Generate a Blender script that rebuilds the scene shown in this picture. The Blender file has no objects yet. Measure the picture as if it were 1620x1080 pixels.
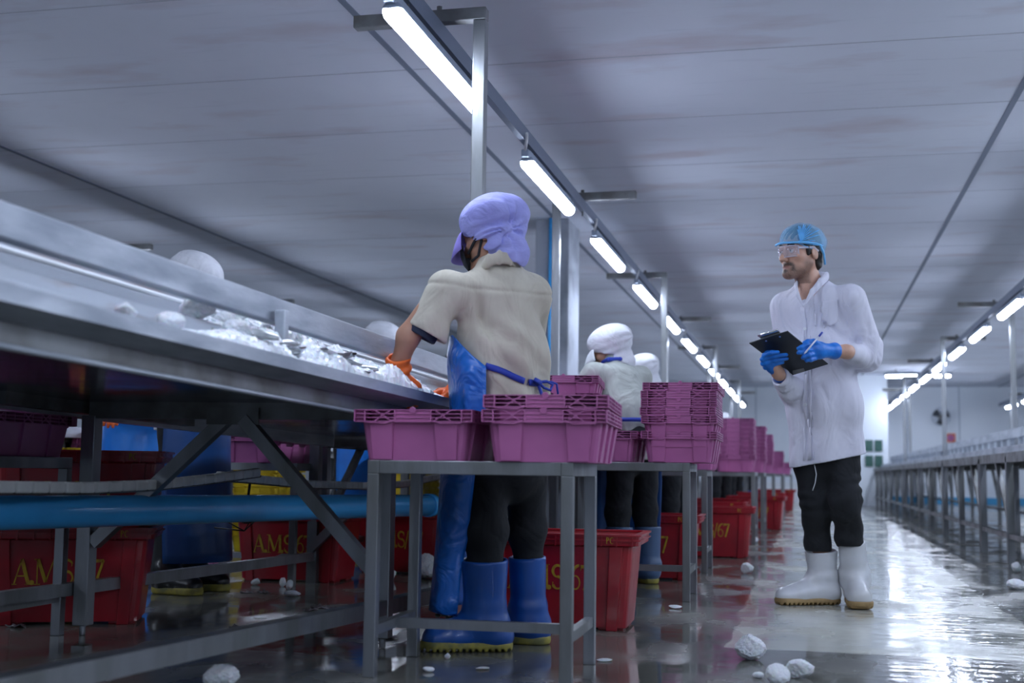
import bpy, bmesh, math, random
import numpy as np
from mathutils import Vector, Matrix
random.seed(7); rng = np.random.default_rng(7)
scn = bpy.context.scene
col = scn.collection
# ------------------------------------------------------------------ camera
F, H = 2000.0, 0.61                       # focal length in pixels of the 1620 px frame, eye height in metres
def _n(v):
    v = np.array(v, float); return v/np.linalg.norm(v)
_vp = lambda x, y: np.array([x-810.0, -(y-540.0), -F])
_Y = _n(_vp(1275, 753)); _Z = _n(np.cross(_vp(0, 735), _vp(1620, 757.84)))
if _Z[1] < 0: _Z = -_Z
_Y = _n(_Y-_Z*np.dot(_Y, _Z)); _X = np.cross(_Y, _Z)
RC = np.array([_X, _Y, _Z])               # world axes: X across the rows, Y along the rows, Z up
CP = np.array([0, 0, H])
cam_data = bpy.data.cameras.new('camera'); cam = bpy.data.objects.new('camera', cam_data); col.objects.link(cam)
M4 = Matrix.Identity(4)
for i in range(3):
    for k in range(3): M4[i][k] = RC[i][k]
    M4[i][3] = CP[i]
cam.matrix_world = M4
cam_data.sensor_width = 36.0; cam_data.lens = 36.0*F/1620.0; cam_data.clip_start = 0.05; cam_data.clip_end = 200
cam_data.dof.use_dof = True; cam_data.dof.focus_distance = 5.2; cam_data.dof.aperture_fstop = 2.6
scn.camera = cam
# ------------------------------------------------------------------ world, exposure, lamp strength
w = bpy.data.worlds.new('world'); scn.world = w; w.use_nodes = True
w.node_tree.nodes['Background'].inputs[0].default_value = (0.55, 0.68, 1.0, 1); w.node_tree.nodes['Background'].inputs[1].default_value = 0.25
scn.view_settings.view_transform = 'Standard'; scn.view_settings.look = 'None'; scn.view_settings.gamma = 1.0
scn.view_settings.use_curve_mapping = False; scn.view_settings.exposure = 0.0
LAMP = 58.0; LAMP_COLOR = (0.72, 0.81, 1.0, 1)
scn.cycles.use_denoising = True; scn.cycles.max_bounces = 7; scn.cycles.diffuse_bounces = 4; scn.cycles.glossy_bounces = 4
scn.cycles.transparent_max_bounces = 10; scn.cycles.sample_clamp_indirect = 6.0; scn.cycles.caustics_reflective = False; scn.cycles.caustics_refractive = False

# ------------------------------------------------------------------ measuring helpers: a sight line of the survey -> a point of the hall
ray = lambda x, y: RC @ _vp(x, y)
def PZ(x, y, z=0.0):
    r = ray(x, y); return CP+r*(z-H)/r[2]
def PD(x, y, d): return CP+ray(x, y)*d/F
def PX(x, y, X):
    r = ray(x, y); return CP+r*X/r[0]
VX = RC @ np.array([1.0, 0, 0]); VY = _n((RC @ np.array([0, 0, -1.0]))*np.array([1, 1, 0])); VZ = np.array([0, 0, 1.0])

# ------------------------------------------------------------------ materials
def lin(r, g, b):
    f = lambda c: (c/255/12.92 if c/255 <= .04045 else ((c/255+.055)/1.055)**2.4)
    return (f(r), f(g), f(b), 1)
def mat(name, c, rough=.5, metal=0., c2=None, scale=4., det=4., rough2=None, bump=0., bscale=40., stretch=(1, 1, 1), coat=0., trans=0., alpha=1., sss=0., spec=.5, lo=.4, hi=.65, attr=None, crease=0., cscale=7.):
    m = bpy.data.materials.new(name); m.use_nodes = True; nt = m.node_tree; b = nt.nodes['Principled BSDF']; L = nt.links
    b.inputs['Base Color'].default_value = c; b.inputs['Roughness'].default_value = rough; b.inputs['Metallic'].default_value = metal
    b.inputs['Specular IOR Level'].default_value = spec
    b.inputs['Coat Weight'].default_value = coat; b.inputs['Coat Roughness'].default_value = .08
    b.inputs['Transmission Weight'].default_value = trans; b.inputs['Alpha'].default_value = alpha
    if sss: b.inputs['Subsurface Weight'].default_value = sss; b.inputs['Subsurface Radius'].default_value = (.02, .008, .004); b.inputs['Subsurface Scale'].default_value = .5
    tc = nt.nodes.new('ShaderNodeTexCoord'); mp = nt.nodes.new('ShaderNodeMapping'); mp.inputs['Scale'].default_value = stretch
    L.new(tc.outputs['Object'], mp.inputs['Vector'])
    if c2 or rough2 is not None:
        n = nt.nodes.new('ShaderNodeTexNoise'); n.inputs['Scale'].default_value = scale; n.inputs['Detail'].default_value = det
        L.new(mp.outputs['Vector'], n.inputs['Vector'])
        r = nt.nodes.new('ShaderNodeMapRange'); r.inputs['From Min'].default_value = lo; r.inputs['From Max'].default_value = hi
        L.new(n.outputs['Fac'], r.inputs['Value'])
        if c2:
            x = nt.nodes.new('ShaderNodeMix'); x.data_type = 'RGBA'; x.inputs['A'].default_value = c; x.inputs['B'].default_value = c2
            L.new(r.outputs['Result'], x.inputs['Factor']); L.new(x.outputs['Result'], b.inputs['Base Color'])
        if rough2 is not None:
            y = nt.nodes.new('ShaderNodeMapRange'); y.inputs['To Min'].default_value = rough; y.inputs['To Max'].default_value = rough2
            L.new(r.outputs['Result'], y.inputs['Value']); L.new(y.outputs['Result'], b.inputs['Roughness'])
    if attr:
        a = nt.nodes.new('ShaderNodeVertexColor'); a.layer_name = attr; L.new(a.outputs['Color'], b.inputs['Base Color'])
    if bump:
        n2 = nt.nodes.new('ShaderNodeTexNoise'); n2.inputs['Scale'].default_value = bscale; n2.inputs['Detail'].default_value = 3
        L.new(mp.outputs['Vector'], n2.inputs['Vector'])
        bp = nt.nodes.new('ShaderNodeBump'); bp.inputs['Strength'].default_value = bump; bp.inputs['Distance'].default_value = .01
        L.new(n2.outputs['Fac'], bp.inputs['Height']); L.new(bp.outputs['Normal'], b.inputs['Normal'])
        if crease:                                                  # soft rumples of cloth
            n3 = nt.nodes.new('ShaderNodeTexNoise'); n3.inputs['Scale'].default_value = cscale; n3.inputs['Detail'].default_value = 2.5; n3.inputs['Distortion'].default_value = 1.6
            n3.noise_type = 'RIDGED_MULTIFRACTAL' if False else 'FBM'; L.new(mp.outputs['Vector'], n3.inputs['Vector'])
            b3 = nt.nodes.new('ShaderNodeBump'); b3.inputs['Strength'].default_value = crease; b3.inputs['Distance'].default_value = .05
            L.new(n3.outputs['Fac'], b3.inputs['Height']); L.new(b3.outputs['Normal'], bp.inputs['Normal'])
    return m
M = {}
M['steel'] = mat('stainless_steel', (.30, .315, .34, 1), .34, .9, (.19, .20, .20, 1), 5, 6, .5, .12, 60, (1, 1, .25))
M['galv'] = mat('galvanised_steel', (.50, .54, .60, 1), .45, .75, (.36, .40, .46, 1), 14, 8, .6, .15, 50, (1, .25, 1))
M['railpaint'] = mat('blue_grey_rail', (.16, .19, .26, 1), .5, .4)
M['darksteel'] = mat('dull_steel', (.20, .21, .22, 1), .42, .8, (.12, .12, .115, 1), 6, 5, .55)
M['mirror'] = mat('polished_sheet', (.32, .33, .36, 1), .13, .95, (.25, .25, .27, 1), 3, 3, .25, .05, 8)
M['stained'] = mat('stained_steel', (.45, .49, .55, 1), .42, .7, (.30, .17, .13, 1), 9, 8, .7, .1, 30, (1, .2, 1), lo=.52, hi=.75)
M['pink'] = mat('pink_plastic', (.52, .155, .375, 1), .42, 0, (.43, .125, .31, 1), 5, 3, .5, coat=.15)
M['yellow'] = mat('yellow_plastic', (.75, .58, .02, 1), .45, 0, (.62, .46, .02, 1), 6)
M['red'] = mat('red_plastic', (.38, .006, .018, 1), .34, 0, (.27, .004, .013, 1), 5, 4, .48, coat=.35)
M['gold'] = mat('yellow_paint', (.55, .36, .02, 1), .6, 0, (.36, .17, .02, 1), 30, 6)
M['bluepipe'] = mat('blue_pvc', (.055, .42, .88, 1), .25, 0, (.05, .36, .78, 1), 4, 4, coat=.3)
M['apron'] = mat('blue_vinyl', (.012, .16, .62, 1), .28, 0, (.010, .11, .46, 1), 5, 3, .36, .3, 9, coat=.2, crease=.5, cscale=8)
M['apronlining'] = mat('apron_lining', (.24, .22, .24, 1), .7)
M['apronnavy'] = mat('navy_vinyl', (.010, .075, .27, 1), .36, 0, (.008, .055, .20, 1), 5, 3, .45, .3, 9, coat=.1)
M['apronsky'] = mat('bright_blue_vinyl', (.02, .24, .80, 1), .3, 0, (.015, .18, .66, 1), 5, 3, .4, .3, 9, coat=.2)
M['tie'] = mat('blue_tape', (.02, .05, .40, 1), .6)
M['shirt'] = mat('beige_cotton', (.58, .545, .45, 1), .85, 0, (.50, .455, .375, 1), 9, 4, bump=.25, bscale=14, crease=.42, cscale=7, stretch=(1, 1, .55))
M['shirtpale'] = mat('pale_cotton', (.46, .49, .46, 1), .85, 0, (.38, .405, .38, 1), 9, 4, bump=.25, bscale=14, crease=.5, stretch=(1, 1, .55))
M['whiteshirt'] = mat('white_cotton', (.72, .75, .78, 1), .85, 0, (.62, .66, .70, 1), 9, 4)
M['lilac'] = mat('lilac_cotton', (.40, .42, .84, 1), .85, 0, (.32, .33, .72, 1), 8, 4, bump=.3, bscale=22, crease=.28, cscale=8, stretch=(1, 1, 1.8))
M['brim'] = mat('violet_cotton', (.30, .25, .72, 1), .85)
M['whitecap'] = mat('white_cap_cotton', (.78, .80, .86, 1), .85, 0, (.66, .68, .74, 1), 9, 4, bump=.3, bscale=22, crease=.25, cscale=8)
M['coat'] = mat('white_coat_cotton', (.72, .72, .82, 1), .8, 0, (.68, .68, .79, 1), 6, 3, bump=.12, bscale=20, crease=.6, cscale=6.5, stretch=(1, 1, .5))
M['trousers'] = mat('black_trousers', (.006, .0075, .010, 1), .9, 0, (.011, .013, .017, 1), 7, 4, bump=.3, bscale=15, crease=.28, cscale=6)
M['navyknit'] = mat('navy_undershirt', (.02, .03, .06, 1), .9)
M['bootblue'] = mat('blue_rubber', (.010, .085, .36, 1), .3, 0, (.008, .06, .26, 1), 6, 3, .4, coat=.25)
M['bootgrey'] = mat('greyblue_rubber', (.07, .13, .25, 1), .4, 0, (.05, .10, .20, 1), 6, 3, coat=.15)
M['bootblack'] = mat('black_rubber', (.012, .014, .016, 1), .3, coat=.3)
M['bootwhite'] = mat('white_rubber', (.66, .68, .72, 1), .3, 0, (.58, .59, .60, 1), 7, 4, .4, coat=.3)
M['soleyellow'] = mat('yellow_sole', (.36, .31, .05, 1), .6, 0, (.16, .16, .06, 1), 20)
M['soletan'] = mat('tan_sole', (.36, .24, .10, 1), .6, 0, (.22, .14, .06, 1), 20)
M['skin'] = mat('skin', (.45, .24, .16, 1), .5, 0, (.40, .20, .13, 1), 12, 4, sss=.06)
M['face'] = mat('face_skin', (.45, .24, .16, 1), .48, attr='tone', sss=.05)
M['hair'] = mat('dark_hair', (.010, .008, .008, 1), .45, 0, (.03, .022, .018, 1), 60, 3, stretch=(1, 1, .15))
M['eye'] = mat('eye_white', (.75, .72, .70, 1), .15)
M['iris'] = mat('dark_iris', (.02, .012, .008, 1), .1)
M['orange'] = mat('orange_rubber', (.85, .16, .02, 1), .45, 0, (.72, .11, .015, 1), 9, 3, bump=.3, bscale=18)
M['nitrile'] = mat('blue_nitrile', (.010, .20, .72, 1), .42, 0, (.008, .14, .56, 1), 14, 3, bump=.35, bscale=40)
M['board'] = mat('slate_board', (.022, .028, .036, 1), .45, 0, (.030, .037, .046, 1), 6)
M['paper'] = mat('paper', (.80, .82, .88, 1), .8)
M['chrome'] = mat('chrome', (.75, .77, .8, 1), .18, 1)
M['penclear'] = mat('clear_pen', (.62, .68, .80, 1), .15, 0, coat=.6)
M['penblue'] = mat('pen_blue', (.02, .06, .45, 1), .3)
M['mask'] = mat('black_mask', (.012, .014, .02, 1), .8)
M['ice'] = mat('ice', (.92, .95, 1, 1), .4, 0, (.84, .89, .97, 1), 14, 5, .15, .5, 60, sss=.2)
M['fishsilver'] = mat('fish_silver', (.55, .58, .60, 1), .22, .55, (.10, .12, .14, 1), 9, 4, .3, lo=.5, hi=.7)
M['scrap'] = mat('fish_scrap', (.06, .045, .05, 1), .4, 0, (.25, .22, .24, 1), 40, 4)
M['chain'] = mat('grey_white_plastic', (.88, .90, .90, 1), .5, 0, (.74, .76, .76, 1), 8)
M['bolt'] = mat('dark_pin', (.04, .045, .06, 1), .4, .6)
M['black'] = mat('black_plastic', (.01, .01, .012, 1), .5)
M['housing'] = mat('lamp_housing', (.30, .36, .46, 1), .5, .2)
M['panel'] = mat('white_wall_panel', (.78, .83, .90, 1), .45, 0, (.72, .78, .86, 1), .8, 3, .55)
M['column'] = mat('painted_concrete', (.34, .37, .43, 1), .7, 0, (.17, .19, .22, 1), 2.5, 6, lo=.45, hi=.7)
M['greenglass'] = mat('green_window', (.05, .12, .10, 1), .1)
M['ochre'] = mat('orange_face', (.65, .17, .06, 1), .5)
M['white'] = mat('white_paint', (.75, .78, .82, 1), .5)
def emissive(name, c, s):
    m = bpy.data.materials.new(name); m.use_nodes = True; nt = m.node_tree; nt.nodes.clear()
    e = nt.nodes.new('ShaderNodeEmission'); e.inputs[0].default_value = c; e.inputs[1].default_value = s
    o = nt.nodes.new('ShaderNodeOutputMaterial'); nt.links.new(e.outputs[0], o.inputs[0]); return m
M['tube'] = emissive('lit_tube', LAMP_COLOR, LAMP)
def sheer(name, c, fac, rough=.5, gloss=False):
    m = bpy.data.materials.new(name); m.use_nodes = True; nt = m.node_tree; b = nt.nodes['Principled BSDF']
    b.inputs['Base Color'].default_value = c; b.inputs['Roughness'].default_value = rough
    t = nt.nodes.new('ShaderNodeBsdfTransparent'); x = nt.nodes.new('ShaderNodeMixShader'); x.inputs[0].default_value = fac
    nt.links.new(t.outputs[0], x.inputs[1]); nt.links.new(b.outputs[0], x.inputs[2]); nt.links.new(x.outputs[0], nt.nodes['Material Output'].inputs[0]); return m
M['hairnet'] = sheer('sheer_blue_net', (.28, .64, .96, 1), .30, .7)
M['hairnetdense'] = mat('gathered_blue_net', (.16, .52, .92, 1), .7)
M['lens'] = sheer('clear_lens', (.70, .70, .82, 1), .20, .05)
M['lensrim'] = sheer('clear_rim', (.80, .78, .90, 1), .55, .1)
def floor_mat():
    m = bpy.data.materials.new('wet_concrete'); m.use_nodes = True; nt = m.node_tree; b = nt.nodes['Principled BSDF']; L = nt.links; N = nt.nodes.new
    tc = N('ShaderNodeTexCoord'); sep = N('ShaderNodeSeparateXYZ'); L.new(tc.outputs['Object'], sep.inputs[0])
    def noise(s, d, st=(1, 1, 1)):
        mp = N('ShaderNodeMapping'); mp.inputs['Scale'].default_value = st; L.new(tc.outputs['Object'], mp.inputs[0])
        n = N('ShaderNodeTexNoise'); n.inputs['Scale'].default_value = s; n.inputs['Detail'].default_value = d; L.new(mp.outputs[0], n.inputs['Vector']); return n
    def math_(op, a, c=None):
        n = N('ShaderNodeMath'); n.operation = op
        for i, v in enumerate((a, c)):
            if v is None: continue
            if isinstance(v, (int, float)): n.inputs[i].default_value = v
            else: L.new(v, n.inputs[i])
        return n.outputs[0]
    def step(v, lo, hi):
        r = N('ShaderNodeMapRange'); L.new(v, r.inputs[0]); r.inputs[1].default_value = lo; r.inputs[2].default_value = hi; return r.outputs[0]
    n1 = noise(1.2, 6); wob = noise(1.6, 4)
    wx = math_('ADD', sep.outputs[0], math_('MULTIPLY', math_('SUBTRACT', wob.outputs[0], .5), .10))
    wy = math_('ADD', sep.outputs[1], math_('MULTIPLY', math_('SUBTRACT', wob.outputs[0], .5), .14))
    # the pale walkway strip laid in the aisle
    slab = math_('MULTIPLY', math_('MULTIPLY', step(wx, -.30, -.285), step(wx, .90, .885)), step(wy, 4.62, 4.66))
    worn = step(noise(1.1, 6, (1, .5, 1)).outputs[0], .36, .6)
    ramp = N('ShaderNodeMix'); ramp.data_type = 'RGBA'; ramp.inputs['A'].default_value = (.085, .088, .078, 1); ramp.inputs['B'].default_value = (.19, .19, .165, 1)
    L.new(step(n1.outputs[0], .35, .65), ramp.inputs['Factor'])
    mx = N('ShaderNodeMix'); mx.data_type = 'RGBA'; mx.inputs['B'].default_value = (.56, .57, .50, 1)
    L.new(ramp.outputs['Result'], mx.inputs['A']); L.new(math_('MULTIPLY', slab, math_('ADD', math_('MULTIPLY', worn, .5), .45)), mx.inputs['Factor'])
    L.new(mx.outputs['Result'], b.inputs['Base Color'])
    b.inputs['Specular IOR Level'].default_value = .62
    r = N('ShaderNodeMapRange'); r.inputs[1].default_value = .42; r.inputs[2].default_value = .64; r.inputs[3].default_value = .05; r.inputs[4].default_value = .34
    L.new(noise(3.0, 6, (1, .6, 1)).outputs[0], r.inputs[0]); L.new(r.outputs[0], b.inputs['Roughness'])
    h = math_('ADD', math_('MULTIPLY', noise(7, 3, (1.0, 2.2, 1)).outputs[0], 1.0), math_('MULTIPLY', noise(38, 2, (1, 2, 1)).outputs[0], .10))
    rough_area = math_('ADD', math_('MULTIPLY', step(wx, .0, .9), 1.6), .12)
    bp = N('ShaderNodeBump'); bp.inputs['Distance'].default_value = .010; L.new(math_('MULTIPLY', rough_area, .34), bp.inputs['Strength']); L.new(h, bp.inputs['Height']); L.new(bp.outputs[0], b.inputs['Normal'])
    return m
M['floor'] = floor_mat()
def ceiling_mat():
    m = bpy.data.materials.new('ceiling_panels'); m.use_nodes = True; nt = m.node_tree; b = nt.nodes['Principled BSDF']; L = nt.links; N = nt.nodes.new
    tc = N('ShaderNodeTexCoord')
    def noise(s, d, st):
        mp = N('ShaderNodeMapping'); mp.inputs['Scale'].default_value = st; L.new(tc.outputs['Object'], mp.inputs[0])
        n = N('ShaderNodeTexNoise'); n.inputs['Scale'].default_value = s; n.inputs['Detail'].default_value = d; L.new(mp.outputs[0], n.inputs['Vector']); return n
    def mix(a, c, f, lo, hi):
        r = N('ShaderNodeMapRange'); L.new(f, r.inputs[0]); r.inputs[1].default_value = lo; r.inputs[2].default_value = hi
        x = N('ShaderNodeMix'); x.data_type = 'RGBA'; L.new(r.outputs[0], x.inputs['Factor']); x.inputs['B'].default_value = c
        if isinstance(a, tuple): x.inputs['A'].default_value = a
        else: L.new(a, x.inputs['A'])
        return x.outputs['Result']
    c = mix((.68, .72, .82, 1), (.62, .66, .76, 1), noise(.7, 5, (1, .6, 1)).outputs[0], .4, .65)
    c = mix(c, (.56, .54, .61, 1), noise(1.3, 7, (.8, 2.2, 1)).outputs[0], .56, .72)
    c = mix(c, (.57, .61, .71, 1), noise(16, 3, (.12, 1, 1)).outputs[0], .60, .85)
    L.new(c, b.inputs['Base Color']); b.inputs['Roughness'].default_value = .8; b.inputs['Specular IOR Level'].default_value = .2
    return m
M['ceiling'] = ceiling_mat()

# ------------------------------------------------------------------ mesh helpers
def new_obj(name, me, m=None, parent=None):
    o = bpy.data.objects.new(name, me); col.objects.link(o)
    if m is not None: me.materials.append(m)
    if parent is not None: o.parent = parent
    return o
class MB:
    """collects shapes into one mesh"""
    def __init__(s): s.bm = bmesh.new()
    def quad_box(s, P8):
        v = [s.bm.verts.new(p) for p in P8]
        for f in ((0, 3, 2, 1), (4, 5, 6, 7), (0, 1, 5, 4), (1, 2, 6, 5), (2, 3, 7, 6), (3, 0, 4, 7)): s.bm.faces.new([v[i] for i in f])
    def box(s, lo, hi):
        (a, b, c), (d, e, f) = lo, hi
        s.quad_box([(a, b, c), (d, b, c), (d, e, c), (a, e, c), (a, b, f), (d, b, f), (d, e, f), (a, e, f)])
    def bar(s, p, q, wd, ht=None, up=(0, 0, 1)):
        ht = ht or wd; p = Vector(p); q = Vector(q); t = (q-p).normalized(); u = Vector(up)
        if abs(t.dot(u)) > .97: u = Vector((0, 1, 0))
        r = t.cross(u).normalized()*wd/2; u = r.cross(t).normalized()*ht/2
        s.quad_box([p-r-u, p+r-u, p+r+u, p-r+u, q-r-u, q+r-u, q+r+u, q-r+u])
    def tube(s, pts, r, n=10, caps=True):
        pts = [Vector(p) for p in pts]; rings = []
        rs = r if hasattr(r, '__len__') else [r]*len(pts)
        u = None
        for i, p in enumerate(pts):
            t = (pts[min(i+1, len(pts)-1)]-pts[max(i-1, 0)]).normalized()
            if u is None:
                u = t.orthogonal().normalized()
            u = (u-t*u.dot(t)).normalized(); v = t.cross(u)
            rings.append([s.bm.verts.new(p+(u*math.cos(a)+v*math.sin(a))*rs[i]) for a in [2*math.pi*k/n for k in range(n)]])
        for A, B in zip(rings, rings[1:]):
            for k in range(n):
                f = s.bm.faces.new((A[k], A[(k+1) % n], B[(k+1) % n], B[k])); f.smooth = True
        if caps: s.bm.faces.new(rings[0][::-1]); s.bm.faces.new(rings[-1])
    def grid(s, rows, smooth=True, closed=False):
        R = [[s.bm.verts.new(p) for p in r] for r in rows]
        for A, B in zip(R, R[1:]):
            n = len(A)
            for k in range(n if closed else n-1):
                f = s.bm.faces.new((A[k], A[(k+1) % n], B[(k+1) % n], B[k])); f.smooth = smooth
    def build(s, name, m, parent=None, origin=None, bevel=0., thick=0., sub=0, off=0):
        bmesh.ops.recalc_face_normals(s.bm, faces=s.bm.faces)
        me = bpy.data.meshes.new(name); 
        if origin is not None: bmesh.ops.translate(s.bm, verts=s.bm.verts, vec=-Vector(origin))
        s.bm.to_mesh(me); s.bm.free()
        o = new_obj(name, me, m, parent)
        if origin is not None and parent is None: o.location = origin
        if thick: md = o.modifiers.new('t', 'SOLIDIFY'); md.thickness = thick; md.offset = off
        if sub: md = o.modifiers.new('s', 'SUBSURF'); md.levels = sub; md.render_levels = sub
        if bevel: md = o.modifiers.new('b', 'BEVEL'); md.width = bevel; md.segments = 2; md.limit_method = 'ANGLE'
        return o
def tag(o, label=None, cat=None, group=None, kind=None):
    if label: o['label'] = label
    if cat: o['category'] = cat
    if group: o['group'] = group
    if kind: o['kind'] = kind
    return o
def empty(name, loc, rz=0., label=None, cat=None, group=None):
    o = bpy.data.objects.new(name, None); col.objects.link(o); o.location = loc; o.rotation_euler = (0, 0, rz); o.empty_display_size = .05
    return tag(o, label, cat, group)
def copy_tree(o, parent=None):
    kids = [c for c in KIDS.get(o.name, [])]
    c = o.copy(); col.objects.link(c); c.parent = parent
    for k in kids: copy_tree(k, c)
    KIDS[c.name] = [x for x in col.objects if x.parent == c] if False else []
    return c
KIDS = {}
def remember(root):
    """note the children of a finished thing so that it can be copied"""
    for o in list(col.objects):
        p = o
        if o.parent is not None: KIDS.setdefault(o.parent.name, [])
    for o in list(col.objects):
        if o.parent is not None and o not in KIDS[o.parent.name]: KIDS[o.parent.name].append(o)
def struct(o): o['kind'] = 'structure'; return o

# ------------------------------------------------------------------ the hall
XL, XR, YB, YF, ZC = -15.0, 9.5, -7.0, 32.0, 2.8
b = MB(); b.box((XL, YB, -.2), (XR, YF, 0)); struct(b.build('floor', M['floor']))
b = MB(); b.box((XL, YB, ZC), (XR, YF, ZC+.2)); ceil_o = struct(b.build('ceiling', M['ceiling']))
for nm, lo, hi in (('wall_left', (XL-.2, YB, 0), (XL, YF, ZC)), ('wall_right', (XR, YB, 0), (XR+.2, YF, ZC)), ('wall_far', (XL, YF, 0), (XR, YF+.2, ZC)), ('wall_near', (XL, YB-.2, 0), (XR, YB, ZC))):
    b = MB(); b.box(lo, hi); struct(b.build(nm, M['panel']))
b = MB()                                                     # joints between the ceiling panels
for x in (-12.0, -8.7, -5.40, -2.10, 1.20, 4.5, 7.8): b.box((x-.018, YB, ZC-.004), (x+.018, YF, ZC+.02))
struct(b.build('trim_1', mat('joint_sealant', (.17, .20, .27, 1), .7)))
b = MB()
for k in range(-5, 28): y = 4.05+1.2*k; b.box((XL, y-.004, ZC-.002), (XR, y+.004, ZC+.02))
struct(b.build('trim_2', mat('panel_joint', (.44, .47, .55, 1), .8)))
b = MB()                                                     # vertical joints and kick strip of the far wall
for k in range(20): x = XL+.6+1.2*k; b.box((x-.012, YF-.006, .1), (x+.012, YF+.02, ZC))
struct(b.build('trim_3', mat('wall_joint', (.40, .46, .54, 1), .6)))
b = MB(); b.box((XL, YF-.03, 0), (XR, YF, .16)); struct(b.build('baseboard_far', mat('blue_kerb', (.05, .30, .55, 1), .4)))
# wall fan, clock and the crosswise lamp at the far end
pf = PD(1486, 660, 30.6); pf[1] = YF-.22
fan = empty('wall_fan', tuple(pf), 0, 'grey wall fan high on the far wall, right of the white partition', 'fan')
b = MB()
for k in range(14): a = 2*math.pi*k/14; b.tube([(.06*math.cos(a), -.06, .06*math.sin(a)), (.21*math.cos(a), -.05, .21*math.sin(a)), (.215*math.cos(a), .02, .215*math.sin(a)), (.06*math.cos(a), .06, .06*math.sin(a))], .004, 5)
b.tube([(.213*math.cos(a), -.02, .213*math.sin(a)) for a in np.linspace(0, 2*math.pi, 25)], .006, 6, False); b.build('cage', M['housing'], fan)
b = MB()
for k in range(3):
    a = 2*math.pi*k/3+.4; b.grid([[(r_*math.cos(a+q), -.02+.03*q/.5, r_*math.sin(a+q)) for q in np.linspace(-.5, .5, 6)] for r_ in (.04, .12, .19)])
b.build('blades', M['black'], fan, thick=.004)
b = MB(); b.tube([(0, .10, 0), (0, -.04, 0)], .06, 14); b.bar((0, .08, 0), (0, .22, -.12), .04); b.build('motor', M['darksteel'], fan, bevel=.004)
pk = PD(1502, 693, 30.6); pk[1] = YF-.03
clk = empty('wall_clock', tuple(pk), 0, 'small orange square wall clock below the fan on the far wall', 'clock')
b = MB(); b.box((-.11, 0, -.11), (.11, .03, .11)); b.build('case', M['ochre'], clk, bevel=.015)
b = MB(); b.tube([(0, .001, 0), (0, -.004, 0)], .08, 20); b.build('dial', M['pink'], clk)
b = MB(); b.bar((0, -.006, 0), (0, -.006, .06), .008); b.bar((0, -.006, 0), (.04, -.006, -.02), .008); b.build('hands', M['black'], clk)
# concrete column with a blue pipe
b = MB(); b.box((-2.27, 10.6, 0), (-1.975, 11.12, ZC)); struct(b.build('trim_4', M['column'], bevel=.01))
b = MB(); b.tube([(-2.125, 10.57, .9), (-2.125, 10.57, ZC)], .022); struct(b.build('trim_5', M['bluepipe']))
# white partition with glazed hatches at the end of the aisle
b = MB(); b.box((1.05, 28.2, 0), (1.72, 28.5, ZC)); struct(b.build('wall_partition', M['panel']))
for k, (zz, xx) in enumerate(((.95, 1.32), (.95, 1.52), (1.28, 1.32), (1.28, 1.52))):
    b = MB(); b.box((xx-.08, 28.17, zz-.12), (xx+.08, 28.2, zz+.12)); struct(b.build('window_%d' % (k+1), M['greenglass']))
# low tiled kerb in front of the far wall, left
b = MB(); b.box((-3.2, 30.6, 0), (.9, 30.9, .45)); struct(b.build('wall_kerb', M['white']))

# ------------------------------------------------------------------ lamps on rails
def capsule_tube(p, q, r, n=14):
    p, q = Vector(p), Vector(q); t = (q-p).normalized(); pts, rs = [], []
    for k in range(5):
        a = k/4*math.pi/2; pts.append(p+t*r*(1-math.cos(a))); rs.append(max(r*math.sin(a), .002))
    for k in range(5):
        a = (1-k/4)*math.pi/2; pts.append(q-t*r*(1-math.cos(a))); rs.append(max(r*math.sin(a), .002))
    return pts, rs
lamp0 = empty('tube_light', (0, 0, 0))
pts, rs = capsule_tube((0, 0, 0), (0, 1.25, 0), .036)             # lit lens below, opaque body above
b = MB(); b.grid([[(r_*math.cos(a), p[1], r_*math.sin(a)) for a in np.linspace(.27, -math.pi-.27, 17)] for p, r_ in zip(pts, rs)]); b.build('diffuser', M['tube'], lamp0)
b = MB(); b.grid([[(r_*1.03*math.cos(a), p[1], r_*1.03*math.sin(a)+.001) for a in np.linspace(.25, math.pi-.25, 9)] for p, r_ in zip(pts, rs)]); b.build('body', M['housing'], lamp0, thick=.003, off=1)
b = MB(); b.box((-.016, .03, .029), (.016, 1.22, .070)); b.box((-.02, -.03, .02), (.02, .03, .06)); b.box((-.02, 1.22, .02), (.02, 1.28, .06)); b.build('housing', M['housing'], lamp0, bevel=.006)
b = MB()
for y in (.2, 1.05): b.tube([(0, y, .07), (0, y, .14)], .006, 6)
b.build('hanger', M['darksteel'], lamp0)
b = MB(); b.tube([(0, -.02, .05), (.02, -.08, .09), (.035, -.14, .11)], .008, 6); b.build('plug', M['white'], lamp0)
remember(lamp0)
post0 = empty('lamp_post', (0, 0, 0))
b = MB(); b.bar((0, 0, 0), (0, 0, 2.36), .05); b.build('post', M['steel'], post0, bevel=.004)
b = MB(); b.bar((.025, 0, 2.385), (-.52, 0, 2.385), .05); b.build('arm', M['darksteel'], post0, bevel=.004)
b = MB(); b.tube([(-.17, 0, 2.42), (-.17, 0, 2.26)], .005, 6); b.tube([(-.17, 0, 2.41), (-.17, 0, 2.43)], .012, 6); b.build('hanger_bolt', M['darksteel'], post0)
remember(post0)
PI_ = math.pi
ORD = ['first', 'second', 'third', 'fourth', 'fifth', 'sixth', 'seventh', 'eighth', 'ninth', 'tenth', 'eleventh', 'twelfth', 'thirteenth', 'fourteenth', 'fifteenth', 'sixteenth', 'seventeenth', 'eighteenth', 'nineteenth', 'twentieth']
ROWS = [('workers\' table', -1.39, 4.03), ('right-hand tables', 1.89, 3.1), ('next table row at left', -5.50, 5.3), ('far right row', 4.40, 4.6)]
first_lamp = first_post = True
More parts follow.
